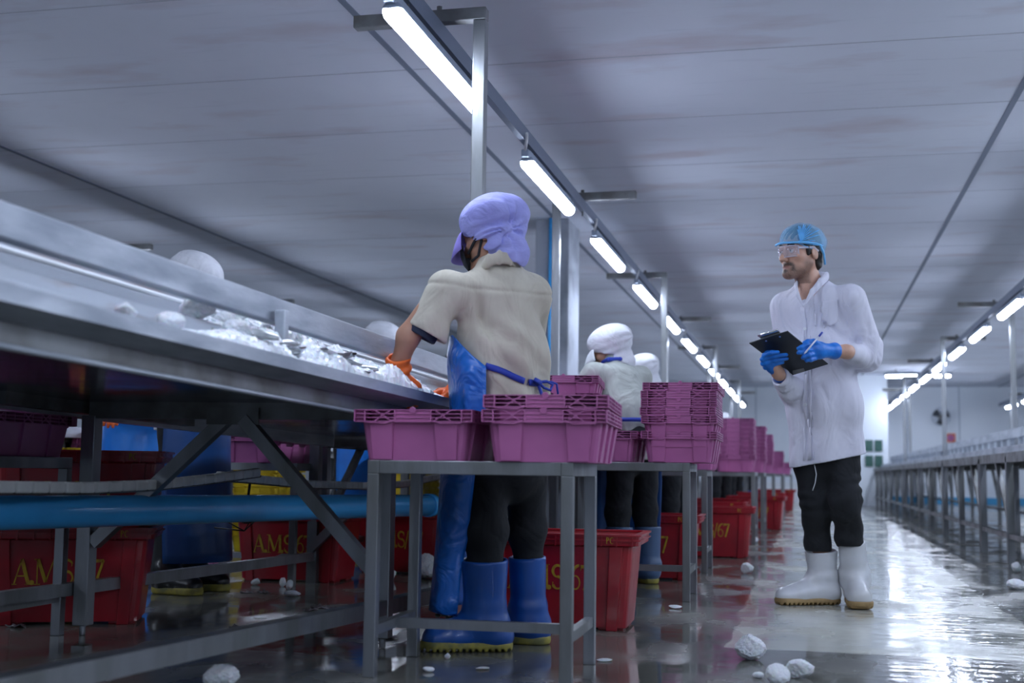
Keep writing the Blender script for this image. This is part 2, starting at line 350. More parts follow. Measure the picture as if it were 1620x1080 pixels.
for ri, (rname, x, y0) in enumerate(ROWS):
    b = MB(); b.box((x-.016, -6.2, 2.29), (x+.016, 31.2, 2.36))
    tag(b.build('lamp_rail', M['railpaint'], origin=(x, 0, 2.3)), 'long grey steel channel carrying the tube lamps over the '+rname, 'rail', 'lamp rails')
    vis = 0
    for k in range(-4, 13):
        y = y0+2.2*k
        if y > 30.2 or y < -5.8: continue
        o = lamp0 if first_lamp else copy_tree(lamp0); first_lamp = False
        o.location = (x+.0, y, 2.2)
        if k >= 0:
            lb = 'lit white tube lamp, %s from the near end, %s' % (ORD[vis], rname); vis += 1
        else:
            lb = 'tube lamp behind the viewpoint, %s, %s back' % (rname, ORD[-k-1])
        tag(o, lb, 'lamp', 'tube lamps over the '+rname)
    n = 0
    for k in range(0, 9):
        left = k % 2 == 1
        y = y0+.60+3.3*k
        if y > 30: break
        o = post0 if first_post else copy_tree(post0); first_post = False
        side = (-1 if left else 1)*(1 if ri != 1 else -1)
        o.location = (x+side*.17, y, 0); o.rotation_euler = (0, 0, 0 if side > 0 else math.pi)
        tag(o, 'steel lamp post with short top arm, %s along the %s' % (ORD[n], rname), 'post', 'lamp posts of the '+rname); n += 1

o = copy_tree(lamp0); px_ = PD(1504, 600, 25.4); o.location = (px_[0], px_[1], ZC-.139); o.rotation_euler = (0, 0, PI_/2); tag(o, 'lit tube lamp hung crosswise under the ceiling beyond the right-hand row', 'lamp')
# ------------------------------------------------------------------ worktables
TT = _n(ray(1380, 804))                                        # run of the near table, falling gently away
def table_segment(name, x0, x1, y0, y1, label, group, fence=True):
    """plain table: x0 is the inner side, x1 the aisle side"""
    r = empty(name, ((x0+x1)/2, (y0+y1)/2, 0), 0, label, 'table', group); ox, oy = (x0+x1)/2, (y0+y1)/2
    L = lambda x, y, z: (x-ox, y-oy, z)
    b = MB(); b.box(L(x0-.12, y0, .80), L(x1+.12, y1, .815))
    for xx in (x0-.12, x1+.12): b.box(L(xx-.006, y0, .80), L(xx+.006, y1, .87))
    b.build('tabletop', M['galv'], r)
    b = MB()
    for xx in (x0, x1): b.bar(L(xx, y0, .765), L(xx, y1, .765), .05, .07)
    for yy in (y0+.03, (y0+y1)/2, y1-.03): b.bar(L(x0, yy, .765), L(x1, yy, .765), .05, .06)
    b.build('frame', M['darksteel'], r)
    for xx in (x0, x1):
        for yy in (y0+.03, (y0+y1)/2, y1-.03):
            b = MB(); b.bar(L(xx, yy, 0), L(xx, yy, .77), .05); b.build('leg', M['steel'], r)
            if yy < y1-.1:
                b = MB(); b.bar(L(xx, yy, .28), L(xx, yy+.6, .75), .035, up=(1, 0, 0)); b.build('brace', M['darksteel'], r)
        b = MB(); b.bar(L(xx, y0, .2), L(xx, y1, .2), .035); b.build('lower_rail', M['steel'], r)
    if fence:
        xf = (x0+x1)/2
        b = MB(); b.bar(L(xf, y0, 1.06), L(xf, y1, 1.06), .05, .09); b.build('fence_rail', M['galv'], r)
        for k in range(6):
            yy = y0+.2+(y1-y0-.4)*k/5
            b = MB(); b.bar(L(xf, yy, .815), L(xf, yy, 1.02), .04); b.build('fence_post', M['galv'], r)
    return r
for k in range(8):
    table_segment('sorting_table', -2.60, -1.44, 6.60+3.0*k, 9.58+3.0*k, 'steel sorting table behind the workers, %s section beyond the icy near table' % ORD[k], 'sections of the workers\' table row')
for k in range(8):
    table_segment('sorting_table', 2.60, 1.44, 8.35+2.95*k, 11.28+2.95*k, 'empty steel sorting table right of the aisle, %s section from the front' % ORD[k], 'sections of the right-hand table row')
for k in range(5):
    table_segment('sorting_table', -6.05, -4.95, 3.0+3.2*k, 6.15+3.2*k, 'steel sorting table in the next row to the left, %s section from the front' % ORD[k], 'sections of the left table row')

# near table: local frame u = inward from the near lip, v = along the run, w = up
L0 = PD(700, 627, 4.65)
def T(u, v, w): return tuple(L0+np.array([-1, .05, 0])*u+TT*v+np.array([0, 0, w]))
V0, V1 = -3.9, 2.05
near = empty('sorting_table', T(.7, -1, -.88), 0, 'near steel sorting table at left with stepped trough, ice and fish on top', 'table'); NO = np.array(near.location)
def nb(b, name, m, **k):
    return b.build(name, m, near, origin=NO, **k)
def prof(pts, v0=V0, v1=V1):
    b = MB(); b.grid([[T(u, v, wv) for u, wv in pts] for v in (v0, v1)], smooth=False); return b
nb(prof([(.012, -.006), (.012, 0), (0, 0), (0, -.034), (.09, -.052), (.09, -.046), (.012, -.030), (.012, -.006)]), 'lip', M['galv'])
b = MB(); b.grid([[T(u, v, wv) for u, wv in ((.088, -.05), (.088, -.098), (.138, -.098), (.138, -.05), (.088, -.05))] for v in (V0, V1)], smooth=False)
nb(b, 'frame_beam', M['darksteel']); b = MB(); b.tube([T(.092, V0, -.1), T(.092, V1, -.1)], .007, 8); nb(b, 'beam_edge', M['galv'])
nb(prof([(.01, -.034), (1.34, -.034), (1.34, -.046), (.10, -.046), (.01, -.034)]), 'tray', M['mirror'])
b = MB(); b.grid([[T(u, v, wv) for u, wv in ((1.38, .02), (1.38, -.1), (1.33, -.1), (1.33, .02), (1.38, .02))] for v in (V0, V1)], smooth=False); nb(b, 'far_lip', M['galv'])
b = MB(); b.grid([[T(u, v, wv) for u, wv in ((.20, -.03), (.20, .058), (.205, .088), (.34, .088), (.34, -.03))] for v in (V0, V1)], smooth=False); nb(b, 'lower_step', M['stained'])
b = MB(); b.grid([[T(u, v, wv) for u, wv in ((.345, -.03), (.345, .157), (.355, .162), (.78, .172), (.78, -.03))] for v in (V0, V1)], smooth=False); nb(b, 'upper_step', M['stained'])
b = MB(); b.tube([T(.347, V0, .160), T(.347, V1, .160)], .008, 8); nb(b, 'step_edge', M['white'])
b = MB(); b.bar(T(.14, V0, .1535), T(.14, V1, .1535), .04, .073); nb(b, 'fence_rail', M['galv'], bevel=.004)
b = MB(); b.bar(T(.52, V0, .225), T(.52, V1, .225), .02, .14); nb(b, 'guide_rail', M['stained'])
for v in (-3.6, -1.14, 1.0):
    b = MB(); b.bar(T(.095, v, -.035), T(.095, v, .150), .032); nb(b, 'fence_post', M['galv'], bevel=.004)
A0, B0 = np.array([-2.566, 4.206, 0]), np.array([-1.428, 4.23, 0])
ztop = .845
for p, nm in ((A0, 'leg'), (B0, 'leg')):
    b = MB(); b.bar(p+[0, 0, .035], p+[0, 0, ztop-.05], .055); b.tube([p, p+[0, 0, .04]], .012, 8); nb(b, nm, M['steel'], bevel=.003)
for p in (np.array([-2.60, 6.50, 0]), np.array([-1.44, 6.50, 0]), np.array([-1.60, 1.2, 0]), np.array([-2.74, 1.2, 0])):
    b = MB(); b.bar(p, p+[0, 0, .80], .055); nb(b, 'leg', M['steel'])
b = MB(); b.bar(A0+[0, 0, ztop-.03], B0+[0, 0, ztop-.03], .05, .06); nb(b, 'end_beam', M['darksteel'])
b = MB(); b.bar(PX(0, 626, -2.62)*1., PX(300, 664, -2.58), .05, .055); nb(b, 'inner_beam', M['darksteel'])
mid = (A0+B0)/2+[0, 0, ztop-.06]
b = MB(); b.bar(mid+[-.04, 0, 0], A0+[.03, 0, .33], .045, up=(0, 1, 0)); nb(b, 'brace', M['steel'])
b = MB(); b.bar(mid+[.04, -.02, 0], B0+[-.03, -.02, .26], .045, up=(0, 1, 0)); nb(b, 'brace', M['steel'])
b = MB(); b.bar(mid+[-.10, -.03, .01], mid+[.10, -.03, .01], .01, .06); nb(b, 'gusset', M['darksteel'])
# lower rails along the run
b = MB(); b.bar(PX(-40, 1098, -1.505), B0+[0, 0, .14], .05); b.bar(B0+[0, 0, .14], np.array([-1.44, 6.5, .09]), .05); nb(b, 'lower_rail', M['steel'])
b = MB(); b.bar(PX(-30, 950, -2.62), PX(492, 880, -2.60), .04, .045); nb(b, 'lower_rail', M['steel'])
KJ = PX(490, 890, -2.60)
b = MB(); b.bar(KJ+[0, 0, .07], KJ+[.28, 0, .34], .045, up=(0, 1, 0)); nb(b, 'brace', M['steel'])

# blue drain pipe and conveyor chains under the near table
p0, p1 = PD(-60, 812, 3.84), PD(678, 799, 6.55)
pr_ = empty('drain_pipe', tuple(p0), 0, 'fat blue plastic pipe running level beneath the near steel table', 'pipe')
b = MB(); b.tube([p0-(p1-p0)*.25, p0, p0+(p1-p0)*.5, p1], .055, 28); b.build('pipe', M['bluepipe'], pr_, origin=p0)
b = MB(); tdir = _n(p1-p0); b.tube([p1-tdir*.02, p1+tdir*.03, p1+tdir*.045], [.060, .060, .03], 28); b.build('end_cap', M['bluepipe'], pr_, origin=p0)
pc = PD(392, 806, 5.33); b = MB(); b.tube([pc-tdir*.012, pc+tdir*.012], .0585, 28)
for k in range(2): b.tube([pc+np.array([.05, -.02, .02])*(1-k*.4), pc+np.array([.085, -.05, -.02+k*.06]), pc+np.array([.02, -.07, -.085]), pc+np.array([-.12, -.06, -.075+.05*k])], .003, 6)
b.tube([pc+[0, 0, .055], pc+[.01, -.01, .11]], .006, 6); b.build('clamp', M['black'], pr_, origin=p0)
def chain(pix, X, label):
    pts = [PX(x, y, X) for x, y in pix]; seg = []
    for a, c in zip(pts, pts[1:]):
        n_ = max(2, int(np.linalg.norm(c-a)/.004)); seg += [a+(c-a)*i/n_ for i in range(n_)]
    seg.append(pts[-1]); seg = np.array(seg)
    for _ in range(60): seg[1:-1] = (seg[:-2]+seg[1:-1]*2+seg[2:])/4
    dist = np.r_[0, np.cumsum(np.linalg.norm(np.diff(seg, axis=0), axis=1))]
    at = lambda s: np.array([np.interp(s, dist, seg[:, i]) for i in range(3)])
    r = empty('conveyor_chain', tuple(pts[0]), 0, label, 'chain'); b = MB(); pins = MB(); s = .0
    while s+.085 < dist[-1]:
        a, c = at(s+.004), at(s+.083); b.bar(a, c, .028, .036); mid_ = (a+c)/2
        pins.tube([mid_+[.0, -.002, 0]-VY*.02, mid_-VY*.004], .009, 8); s += .087
    b.build('links', M['chain'], r, origin=pts[0], bevel=.006); pins.build('pins', M['bolt'], r, origin=pts[0])
    b = MB(); b.tube(list(seg[::12]+np.array([0, 0, -.018])), .006, 6); b.build('guide', M['darksteel'], r, origin=pts[0])
chain([(-70, 769), (0, 770), (140, 771), (250, 766), (330, 757), (415, 746)], -2.30, 'grey-white plastic chain of square links hanging above the blue pipe at left')
chain([(345, 752), (400, 757), (480, 765), (580, 768), (640, 765), (700, 752)], -2.36, 'grey-white plastic link chain behind the pink crates\' stool, sagging above the blue pipe')

# ------------------------------------------------------------------ crates, bins, stools
def rrect(hx, hy, z, c=.02, n=3):
    out = []
    for sx, sy, a0 in ((1, 1, 0), (-1, 1, 90), (-1, -1, 180), (1, -1, 270)):
        for k in range(n+1):
            a = math.radians(a0+90*k/n); out.append((sx*(hx-c)+c*math.cos(a), sy*(hy-c)+c*math.sin(a), z))
    return out
def make_crate(m, name, label=None):
    r = empty(name, (0, 0, 0)); b = MB()
    b.grid([rrect(.150, .250, 0), rrect(.166, .268, .118), rrect(.149, .250, .118), rrect(.149, .250, .150), rrect(.146, .247, .150), rrect(.140, .240, .006)], False, True)
    f = [b.bm.verts.new(p) for p in rrect(.150, .250, 0)]; b.bm.faces.new(f)
    f = [b.bm.verts.new(p) for p in rrect(.140, .240, .006)]; b.bm.faces.new(f)
    for sy in (-1, 1):                                              # pilasters that taper with the wall
        for x in (-.100, .100):
            w0, w1 = .030, .036
            b.quad_box([(x-w0, sy*.246, .002), (x+w0, sy*.246, .002), (x+w0, sy*.259, .002), (x-w0, sy*.259, .002), (x-w1, sy*.260, .118), (x+w1, sy*.260, .118), (x+w1, sy*.279, .118), (x-w1, sy*.279, .118)])
    for sx in (-1, 1):
        for y in (-.17, 0, .17):
            b.quad_box([(sx*.146, y-.03, .002), (sx*.146, y+.03, .002), (sx*.157, y+.03, .002), (sx*.157, y-.03, .002), (sx*.160, y-.036, .118), (sx*.160, y+.036, .118), (sx*.177, y+.036, .118), (sx*.177, y-.036, .118)])
    b.build('body', m, r, bevel=.002)
    b = MB(); T_ = .0026
    for z in (.117, .1285, .140, .1515): b.grid([rrect(hx, hy, zz, .012, 2) for hx, hy, zz in ((.148, .249, z-T_), (.185, .286, z-T_), (.185, .286, z), (.148, .249, z), (.148, .249, z-T_))], False, True)
    for sy in (-1, 1):
        ya, yb = (sy*.250, sy*.286) if sy > 0 else (sy*.286, sy*.250)
        for x in (-.182, -.150, -.056, .056, .150, .182): b.box((x-.0018, ya, .115), (x+.0018, yb, .151))
        b.box((-.056, ya+(.004 if sy < 0 else 0), .112), (.056, yb-(.004 if sy > 0 else 0), .1505))
        b.tube([(0, sy*.284, .150), (0, sy*.290, .149)], .010, 10)
        for sx in (-1, 1):
            for a, c in ((.118, .150), (.150, .118)): b.bar((sx*.068, sy*.284, a), (sx*.118, sy*.284, c), .004, .003)
            b.tube([(sx*.150, sy*.284, .112), (sx*.085, sy*.284, .110), (sx*.060, sy*.284, .120)], .0025, 5)
    for sx in (-1, 1):
        xa, xb = (.149, .185) if sx > 0 else (-.185, -.149)
        for k in range(-5, 6): y = k*.054; b.box((xa, y-.0018, .115), (xb, y+.0018, .151))
        for k in (-4, -1, 1, 3):
            b.bar((sx*.183, k*.054, .118), (sx*.183, k*.054+.05, .150), .004, .003); b.bar((sx*.183, k*.054, .150), (sx*.183, k*.054+.05, .118), .004, .003)
    b.build('rim', m, r)
    remember(r); return r
pinkcrate = make_crate(M['pink'], 'plastic_crate'); yellowcrate = make_crate(M['yellow'], 'plastic_crate')
PROTO_USED = {}
def put(proto, loc, rz=0., label=None, cat=None, group=None, sc=1., rx=0., ry=0.):
    if proto.name not in PROTO_USED: PROTO_USED[proto.name] = 1; o = proto
    else: o = copy_tree(proto)
    o.location = loc; o.rotation_euler = (rx, ry, rz)
    if sc != 1: o.scale = (sc, sc, sc) if not hasattr(sc, '__len__') else sc
    return tag(o, label, cat, group)
def stack(proto, x, y, z, n, label, rz=0., gap=.042, jit=.006, cat='crate', group=None, names=None):
    """label: text for one crate with {} for its place in the stack"""
    for k in range(n):
        if n == 1: pl = 'single'
        elif k == 0: pl = 'bottom'
        elif k == n-1: pl = 'topmost'
        else: pl = ORD[k]+' lowest'
        put(proto, (x+random.uniform(-jit, jit), y+random.uniform(-jit, jit), z+gap*k), rz+random.uniform(-.01, .01), label.format(pl), cat, group)

# lettering painted on the bins: thick and thin strokes with serifs, drawn in a 1 x 1.0 em box
def glyph(b, ch, x, z, s, y):
    """adds glyph, returns advance"""
    def st(a, c, wd): b.bar((x+a[0]*s, y, z+a[1]*s), (x+c[0]*s, y, z+c[1]*s), wd*s, .002, up=(0, 1, 0))
    def arc(cx, cz, rx, rz, a0, a1, w0, w1, n=14):
        rows = []
        for k in range(n+1):
            t = k/n; a = math.radians(a0+(a1-a0)*t); wd = w0+(w1-w0)*math.sin(math.pi*t)
            c_, s_ = math.cos(a), math.sin(a)
            rows.append([(x+(cx+(rx-wd/2)*c_)*s, y, z+(cz+(rz-wd/2)*s_)*s), (x+(cx+(rx+wd/2)*c_)*s, y, z+(cz+(rz+wd/2)*s_)*s)])
        b.grid(rows, False)
    if ch == 'A': st((.05, 0), (.33, 1), .05); st((.33, 1), (.60, 0), .14); st((.14, .34), (.47, .34), .05); st((-.02, .015), (.16, .015), .03); st((.46, .015), (.72, .015), .03); return .74
    if ch == 'M': st((.10, 0), (.10, 1), .05); st((.12, 1), (.42, .1), .13); st((.42, .1), (.72, 1), .05); st((.76, 0), (.76, 1), .14); st((-.02, .015), (.22, .015), .03); st((.62, .015), (.90, .015), .03); st((-.02, .985), (.16, .985), .03); st((.70, .985), (.90, .985), .03); return .92
    if ch == '.': arc(.10, .08, .05, .05, 0, 360, .10, .10); return .24
    if ch == 'S': arc(.26, .73, .19, .23, 20, 270, .06, .12); arc(.26, .27, .20, .24, 90, -160, .12, .06); st((.42, .72), (.42, .92), .03); st((.06, .08), (.06, .3), .03); return .54
    if ch == '/': st((.04, -.08), (.28, 1.04), .065); return .34
    if ch == '6': arc(.24, .30, .18, .27, 0, 360, .06, .06); arc(.44, .36, .38, .62, 180, 95, .10, .13); return .5
    if ch == '7': st((.04, .93), (.48, .93), .13); st((.46, .95), (.18, 0), .10); st((.05, .78), (.05, .98), .03); return .5
    if ch == 'P': st((.10, 0), (.10, 1), .13); arc(.14, .74, .24, .23, 90, -90, .06, .13); return .5
    if ch == 'C': arc(.32, .5, .28, .46, 50, 310, .05, .13); return .6
    return .3
def make_bin():
    r = empty('storage_bin', (0, 0, 0)); b = MB()
    b.grid([rrect(.272, .172, .012, .03), rrect(.298, .196, .325, .03), rrect(.325, .222, .33, .025), rrect(.328, .225, .372, .025), rrect(.312, .208, .372, .025), rrect(.300, .196, .34, .03), rrect(.266, .166, .02, .03)], False, True)
    f = [b.bm.verts.new(p) for p in rrect(.272, .172, .012, .03)]; b.bm.faces.new(f)
    f = [b.bm.verts.new(p) for p in rrect(.266, .166, .02, .03)]; b.bm.faces.new(f)
    for sx in (-1, 1):
        for sy in (-1, 1):
            b.quad_box([(sx*.215-.022, sy*.165, .0), (sx*.215+.022, sy*.165, .0), (sx*.215+.022, sy*.181, .0), (sx*.215-.022, sy*.181, .0), (sx*.235-.026, sy*.18, .327), (sx*.235+.026, sy*.18, .327), (sx*.235+.026, sy*.210, .327), (sx*.235-.026, sy*.210, .327)])
            b.box((sx*.21-.05, sy*.10-.05, 0), (sx*.21+.05, sy*.10+.05, .02))
    b.build('body', M['red'], r, bevel=.003)
    b = MB()
    b.grid([rrect(hx, hy, z, .025) for hx, hy, z in ((.322, .219, .348), (.334, .231, .348), (.334, .231, .353), (.322, .219, .353), (.322, .219, .348))], False, True)
    b.grid([rrect(hx, hy, z, .025) for hx, hy, z in ((.306, .202, .367), (.336, .233, .367), (.336, .233, .374), (.306, .202, .374), (.306, .202, .367))], False, True)
    for k in range(-5, 6):
        for sy in (-1, 1): b.bar((k*.06, sy*.226, .328), (k*.06, sy*.229, .37), .004, .006, up=(1, 0, 0))
    b.build('rim', M['red'], r)
    b = MB(); x = -.195; zt = .155
    for ch in 'A.M.S/67': x += glyph(b, ch, x, zt, .098, 0)*.098*.83
    o = b.build('lettering', M['gold'], r, thick=.0); o['label'] = 'yellow painted letters A.M.S/67'
    o.location = (0, -.1835, -.0); o.rotation_euler = (0, 0, 0)
    a_ = math.atan2(.024, .313); o.rotation_euler = (a_, 0, 0); o.location = (0, -.1745, 0)
    b = MB(); x = .20
    for ch in 'PC': x += glyph(b, ch, x, .338, .026, -.2315)*.030
    o = b.build('rim_lettering', M['gold'], r); o['label'] = 'small yellow letters PC on the rim'
    remember(r); return r
redbin = make_bin()
def make_stool():
    r = empty('crate_stool', (0, 0, 0)); W, D, Ht, s = .295, .223, .64, .036
    b = MB()
    for sx in (-1, 1): b.bar((sx*W, -D-s/2, Ht-.02), (sx*W, D+s/2, Ht-.02), s, .04)
    for sy in (-1, 1): b.bar((-W+s/2, sy*D, Ht-.02), (W-s/2, sy*D, Ht-.02), s, .04)
    for x in (-.12, .0, .12): b.bar((x, -D, Ht-.012), (x, D, Ht-.012), .03, .02)
    b.build('top_frame', M['steel'], r, bevel=.002)
    for sx in (-1, 1):
        for sy in (-1, 1):
            b = MB(); b.bar((sx*W, sy*D, 0), (sx*W, sy*D, Ht-.04), s); b.build('leg', M['steel'], r, bevel=.002)
        b = MB(); b.bar((sx*W, -D+s/2, .135), (sx*W, D-s/2, .135), .026, .030); b.build('side_rail', M['steel'], r)
    b = MB(); b.bar((-W+.013, 0, .135), (W-.013, 0, .135), .026, .030); b.build('stretcher', M['steel'], r)
    remember(r); return r
stool = make_stool()
SG = 'crate stools along the aisle'
put(stool, (-.975, 3.870, 0), .015, 'nearest steel stool, in front of the worker in the lilac cap', 'stool', SG)
put(stool, (-.865, 6.450, 0), .01, 'steel stool carrying the tall pink stack of five lids beside the white-hooded worker', 'stool', SG, sc=(1, 1, 1.04))
put(stool, (-.92, 8.32, 0), 0, 'steel stool third along the aisle, just behind the tall pink stack', 'stool', SG)
for k, (x, y, wd) in enumerate(((-.76, 12.0, 'fourth'), (-.74, 13.9, 'fifth'), (-.70, 16.6, 'sixth'), (-.66, 21.0, 'seventh'), (-.58, 26.0, 'eighth'))):
    put(stool, (x, y, 0), random.uniform(-.04, .04), 'steel stool %s from the camera along the left of the aisle' % wd, 'stool', SG)
put(stool, (-2.935, 3.94, 0), .02, 'dark steel stool under the purple crate at the left edge', 'stool', 'crate stools behind the near table')
put(stool, (-2.93, 6.52, 0), 0, 'steel stool behind the diagonal brace of the near table', 'stool', 'crate stools behind the near table')
# crates on them
PG = 'pink crates on the stools'
put(pinkcrate, (-1.145, 3.895, .640), .012, 'pink crate alone on the left half of the nearest stool', 'crate', PG)
put(pinkcrate, (-.758, 3.880, .640), .065, 'lower pink crate of the pair on the right of the nearest stool', 'crate', PG)
put(pinkcrate, (-.756, 3.878, .683), .075, 'upper pink crate of the pair on the right of the nearest stool', 'crate', PG)
put(pinkcrate, (-.990, 6.50, .668), .0, 'pink crate left of the tall stack, on the white-hooded worker\'s stool', 'crate', PG)
put(pinkcrate, (-.603, 6.46, .668), .01, 'pink crate under the stack of five, right of the white-hooded worker', 'crate', PG)
stack(pinkcrate, -.600, 6.45, .742, 5, '{} pink crate of the nested five beside the white-hooded worker', gap=.0405, rz=.012, group=PG)
put(pinkcrate, (-.735, 8.36, .64), .02, 'pink crate showing low behind the stack of five, on the third stool', 'crate', PG)
put(pinkcrate, (-1.11, 8.37, .64), -.03, 'pink crate on the inner half of the third stool', 'crate', PG)
for sx, sy, ns, nm in ((-.64, 12.0, 9, 'the pink stack right of the nested five'), (-1.01, 12.05, 9, 'the inner pink stack on the fourth stool'), (-.60, 13.9, 9, 'the pink stack on the fifth stool'), (-.59, 16.6, 9, 'the pink stack left of the white coat'), (-.96, 16.6, 7, 'the inner pink stack on the sixth stool'), (-.53, 21.0, 6, 'the pink stack on the seventh stool'), (-.47, 26.0, 3, 'the farthest pink stack by the aisle')):
    stack(pinkcrate, sx, sy, .64, ns, '{} crate of '+nm, group=PG)
put(pinkcrate, (-2.815, 3.93, .640), .02, 'shaded purple crate on the stool at the left edge, under the table', 'crate', 'crates behind the near table')
put(pinkcrate, (-2.90, 6.53, .640), -.02, 'shaded purple crate seen between the braces under the near table', 'crate', 'crates behind the near table')
put(pinkcrate, (-1.25, 6.72, .872), .12, 'lower pink crate on the table behind the worker in the lilac cap', 'crate', 'crates on the table')
put(pinkcrate, (-1.25, 6.72, .962), .10, 'upper pink crate with ice on the table behind the lilac-capped worker', 'crate', 'crates on the table')
YG = 'yellow crates left of the tables'
for (px, d, n, nm) in ((168, 8.3, 12, 'the stack by the left table leg'), (425, 9.6, 11, 'the stack seen through the table braces'), (652, 10.4, 10, 'the stack behind the nearest stool')):
    p = PD(px, 740, d); stack(yellowcrate, p[0], p[1], 0, n, '{} yellow crate of '+nm, gap=.052, group=YG)
p = PD(186, 700, 8.0); put(pinkcrate, (p[0]+.25, p[1]+.45, .0), 0.1, 'pink crate on the floor right of the tall yellow stack', 'crate', YG)
stack(pinkcrate, PD(186, 700, 8.9)[0], PD(186, 700, 8.9)[1], .64-.12, 5, '{} pink crate of the stack beside the tall yellow one', group=YG)
put(stool, (PD(186, 700, 8.9)[0], PD(186, 700, 8.9)[1], -.0), 0, 'steel stool under the pink stack by the yellow crates', 'stool', 'crate stools behind the near table', sc=(1, 1, .8125))
stack(pinkcrate, PD(-10, 660, 7.6)[0], PD(-10, 660, 7.6)[1], .0, 16, '{} pink crate of the stack at the far left edge', gap=.046, group=YG)
# red bins
BG = 'red lettered bins'
put(redbin, (-2.86, 4.60, 0), .42, 'lower red bin lettered A.M.S/67 at the left edge, under the blue pipe', 'bin', BG)
put(redbin, (-2.85, 4.63, .298), .40, 'upper red bin nested in the lettered one at the left edge', 'bin', BG)
def bin_at(px, py, rz, label, dx=.0):
    p = PZ(px, py); put(redbin, (p[0]+.20*math.sin(-rz)*0+dx, p[1]+.18, 0), rz, label, 'bin', BG)
bin_at(452, 920, .03, 'red bin whose A.M.S/67 shows whole between the table legs')
bin_at(560, 905, -.05, 'red bin right of the fully readable one, behind the diagonal brace', .30)
bin_at(655, 882, .0, 'faded red bin behind the nearest stool\'s left legs')
bin_at(878, 995, .03, 'glossy red bin on the wet floor beside the lilac-capped worker\'s boots')
bin_at(1018, 916, .02, 'red bin under the tall pink stack\'s stool')
bin_at(1120, 862, .0, 'red bin ending in 67 beneath the fourth stool')
for k, (X_, Y_, nm) in enumerate(((-.70, 9.75, 'behind the bin under the tall pink stack'), (-.85, 12.9, 'between the fourth and fifth stools'), (-.55, 14.9, 'between the fifth and sixth stools'), (-.62, 18.2, 'beyond the sixth stool'), (-.50, 22.8, 'beyond the seventh stool'))):
    put(redbin, (X_, Y_, 0), random.uniform(-.05, .05), 'red bin on the aisle floor '+nm, 'bin', BG)

# ------------------------------------------------------------------ ice and fish
def blob(seed, sub=4, amp=.35, squash=.7):
    r_ = np.random.default_rng(seed); bm = bmesh.new(); bmesh.ops.create_icosphere(bm, subdivisions=sub, radius=1)
    dirs = r_.normal(size=(9, 3)); dirs /= np.linalg.norm(dirs, axis=1)[:, None]; am = r_.uniform(-amp, amp*.6, 9)
    cuts = r_.normal(size=(8, 3)); cuts /= np.linalg.norm(cuts, axis=1)[:, None]; cd = r_.uniform(.62, .95, 8)
    for v in bm.verts:
        p = np.array(v.co)
        s = 1+sum(a*max(0, p@d)**3 for a, d in zip(am, dirs)); p = p*s
        for c, d in zip(cuts, cd):
            e = p@c
            if e > d: p = p-c*(e-d)*.85
        p = p*(1+.05*math.sin(9*p[0]+seed)*math.sin(11*p[1])*math.sin(8*p[2]+1)); p += r_.normal(size=3)*.018
        v.co = (p[0], p[1], p[2]*squash)
    for f in bm.faces: f.smooth = False
    zmin = min(v.co.z for v in bm.verts)
    bmesh.ops.translate(bm, verts=bm.verts, vec=(0, 0, -zmin-.03))
    me = bpy.data.meshes.new('ice'); bm.to_mesh(me); bm.free(); me.materials.append(M['ice']); return me
ICE = [blob(k) for k in range(6)]
def ice(loc, s, label, k=0, group='ice lumps on the wet floor', rz=None):
    o = new_obj('ice_chunk', ICE[k % 6]); o.location = loc; o.scale = s if hasattr(s, '__len__') else (s, s, s)
    o.rotation_euler = (0, 0, random.uniform(0, 6) if rz is None else rz); return tag(o, label, 'ice', group)
for (px, py, wx, wz, lb, k) in ((1187, 1043, .062, .062, 'large lump of ice on the floor below the inspector, left one of the group', 0), (1230, 1082, .040, .052, 'rounded lump of ice at the bottom edge below the inspector', 1), (1263, 1072, .048, .05, 'lump of ice touching the round one at the bottom edge', 2), (1199, 1072, .02, .015, 'small flat ice scrap between the ice lumps at the bottom', 3), (350, 1090, .06, .05, 'lump of ice at the bottom edge left, below the slanted rail', 4),
        (1181, 907, .045, .06, 'lump of ice on the floor left of the white boot', 2), (1068, 962, .04, .012, 'flat sliver of ice near the second stool\'s foot', 3), (1195, 858, .04, .045, 'distant white lump on the aisle floor', 5), (1113, 905, .03, .05, 'ice lump beside the tall stack\'s stool leg', 1), (1607, 932, .06, .05, 'ice lump on the floor at the right edge', 1), (1608, 905, .04, .05, 'smaller ice lump at the right edge, farther back', 0),
        (625, 905, .10, .10, 'ice heap seen through the nearest stool, left', 0), (675, 915, .10, .12, 'ice heap seen through the nearest stool, right', 1), (610, 918, .06, .05, 'low ice lump left of the ice heaps under the table', 2), (448, 928, .025, .04, 'small white ice bit before the readable red bin', 3), (458, 932, .02, .035, 'second small ice bit before the readable red bin', 4), (404, 925, .03, .03, 'grey ice bit at the readable bin\'s left corner', 5), (462, 942, .05, .022, 'flat ice flake in front of the readable red bin', 1), (762, 1058, .025, .006, 'thin ice smear on the floor below the left blue boot', 2), (678, 1062, .02, .012, 'tiny bluish ice bit between stool legs', 3), (708, 1042, .012, .014, 'tiny blue-lit ice crumb near the boot sole', 0), (955, 1045, .03, .006, 'splashed ice crumbs right of the red bin', 5)):
    ice(tuple(PZ(px, py)), (wx, wx*.8, wz), lb, k)
rs = np.random.default_rng(3)
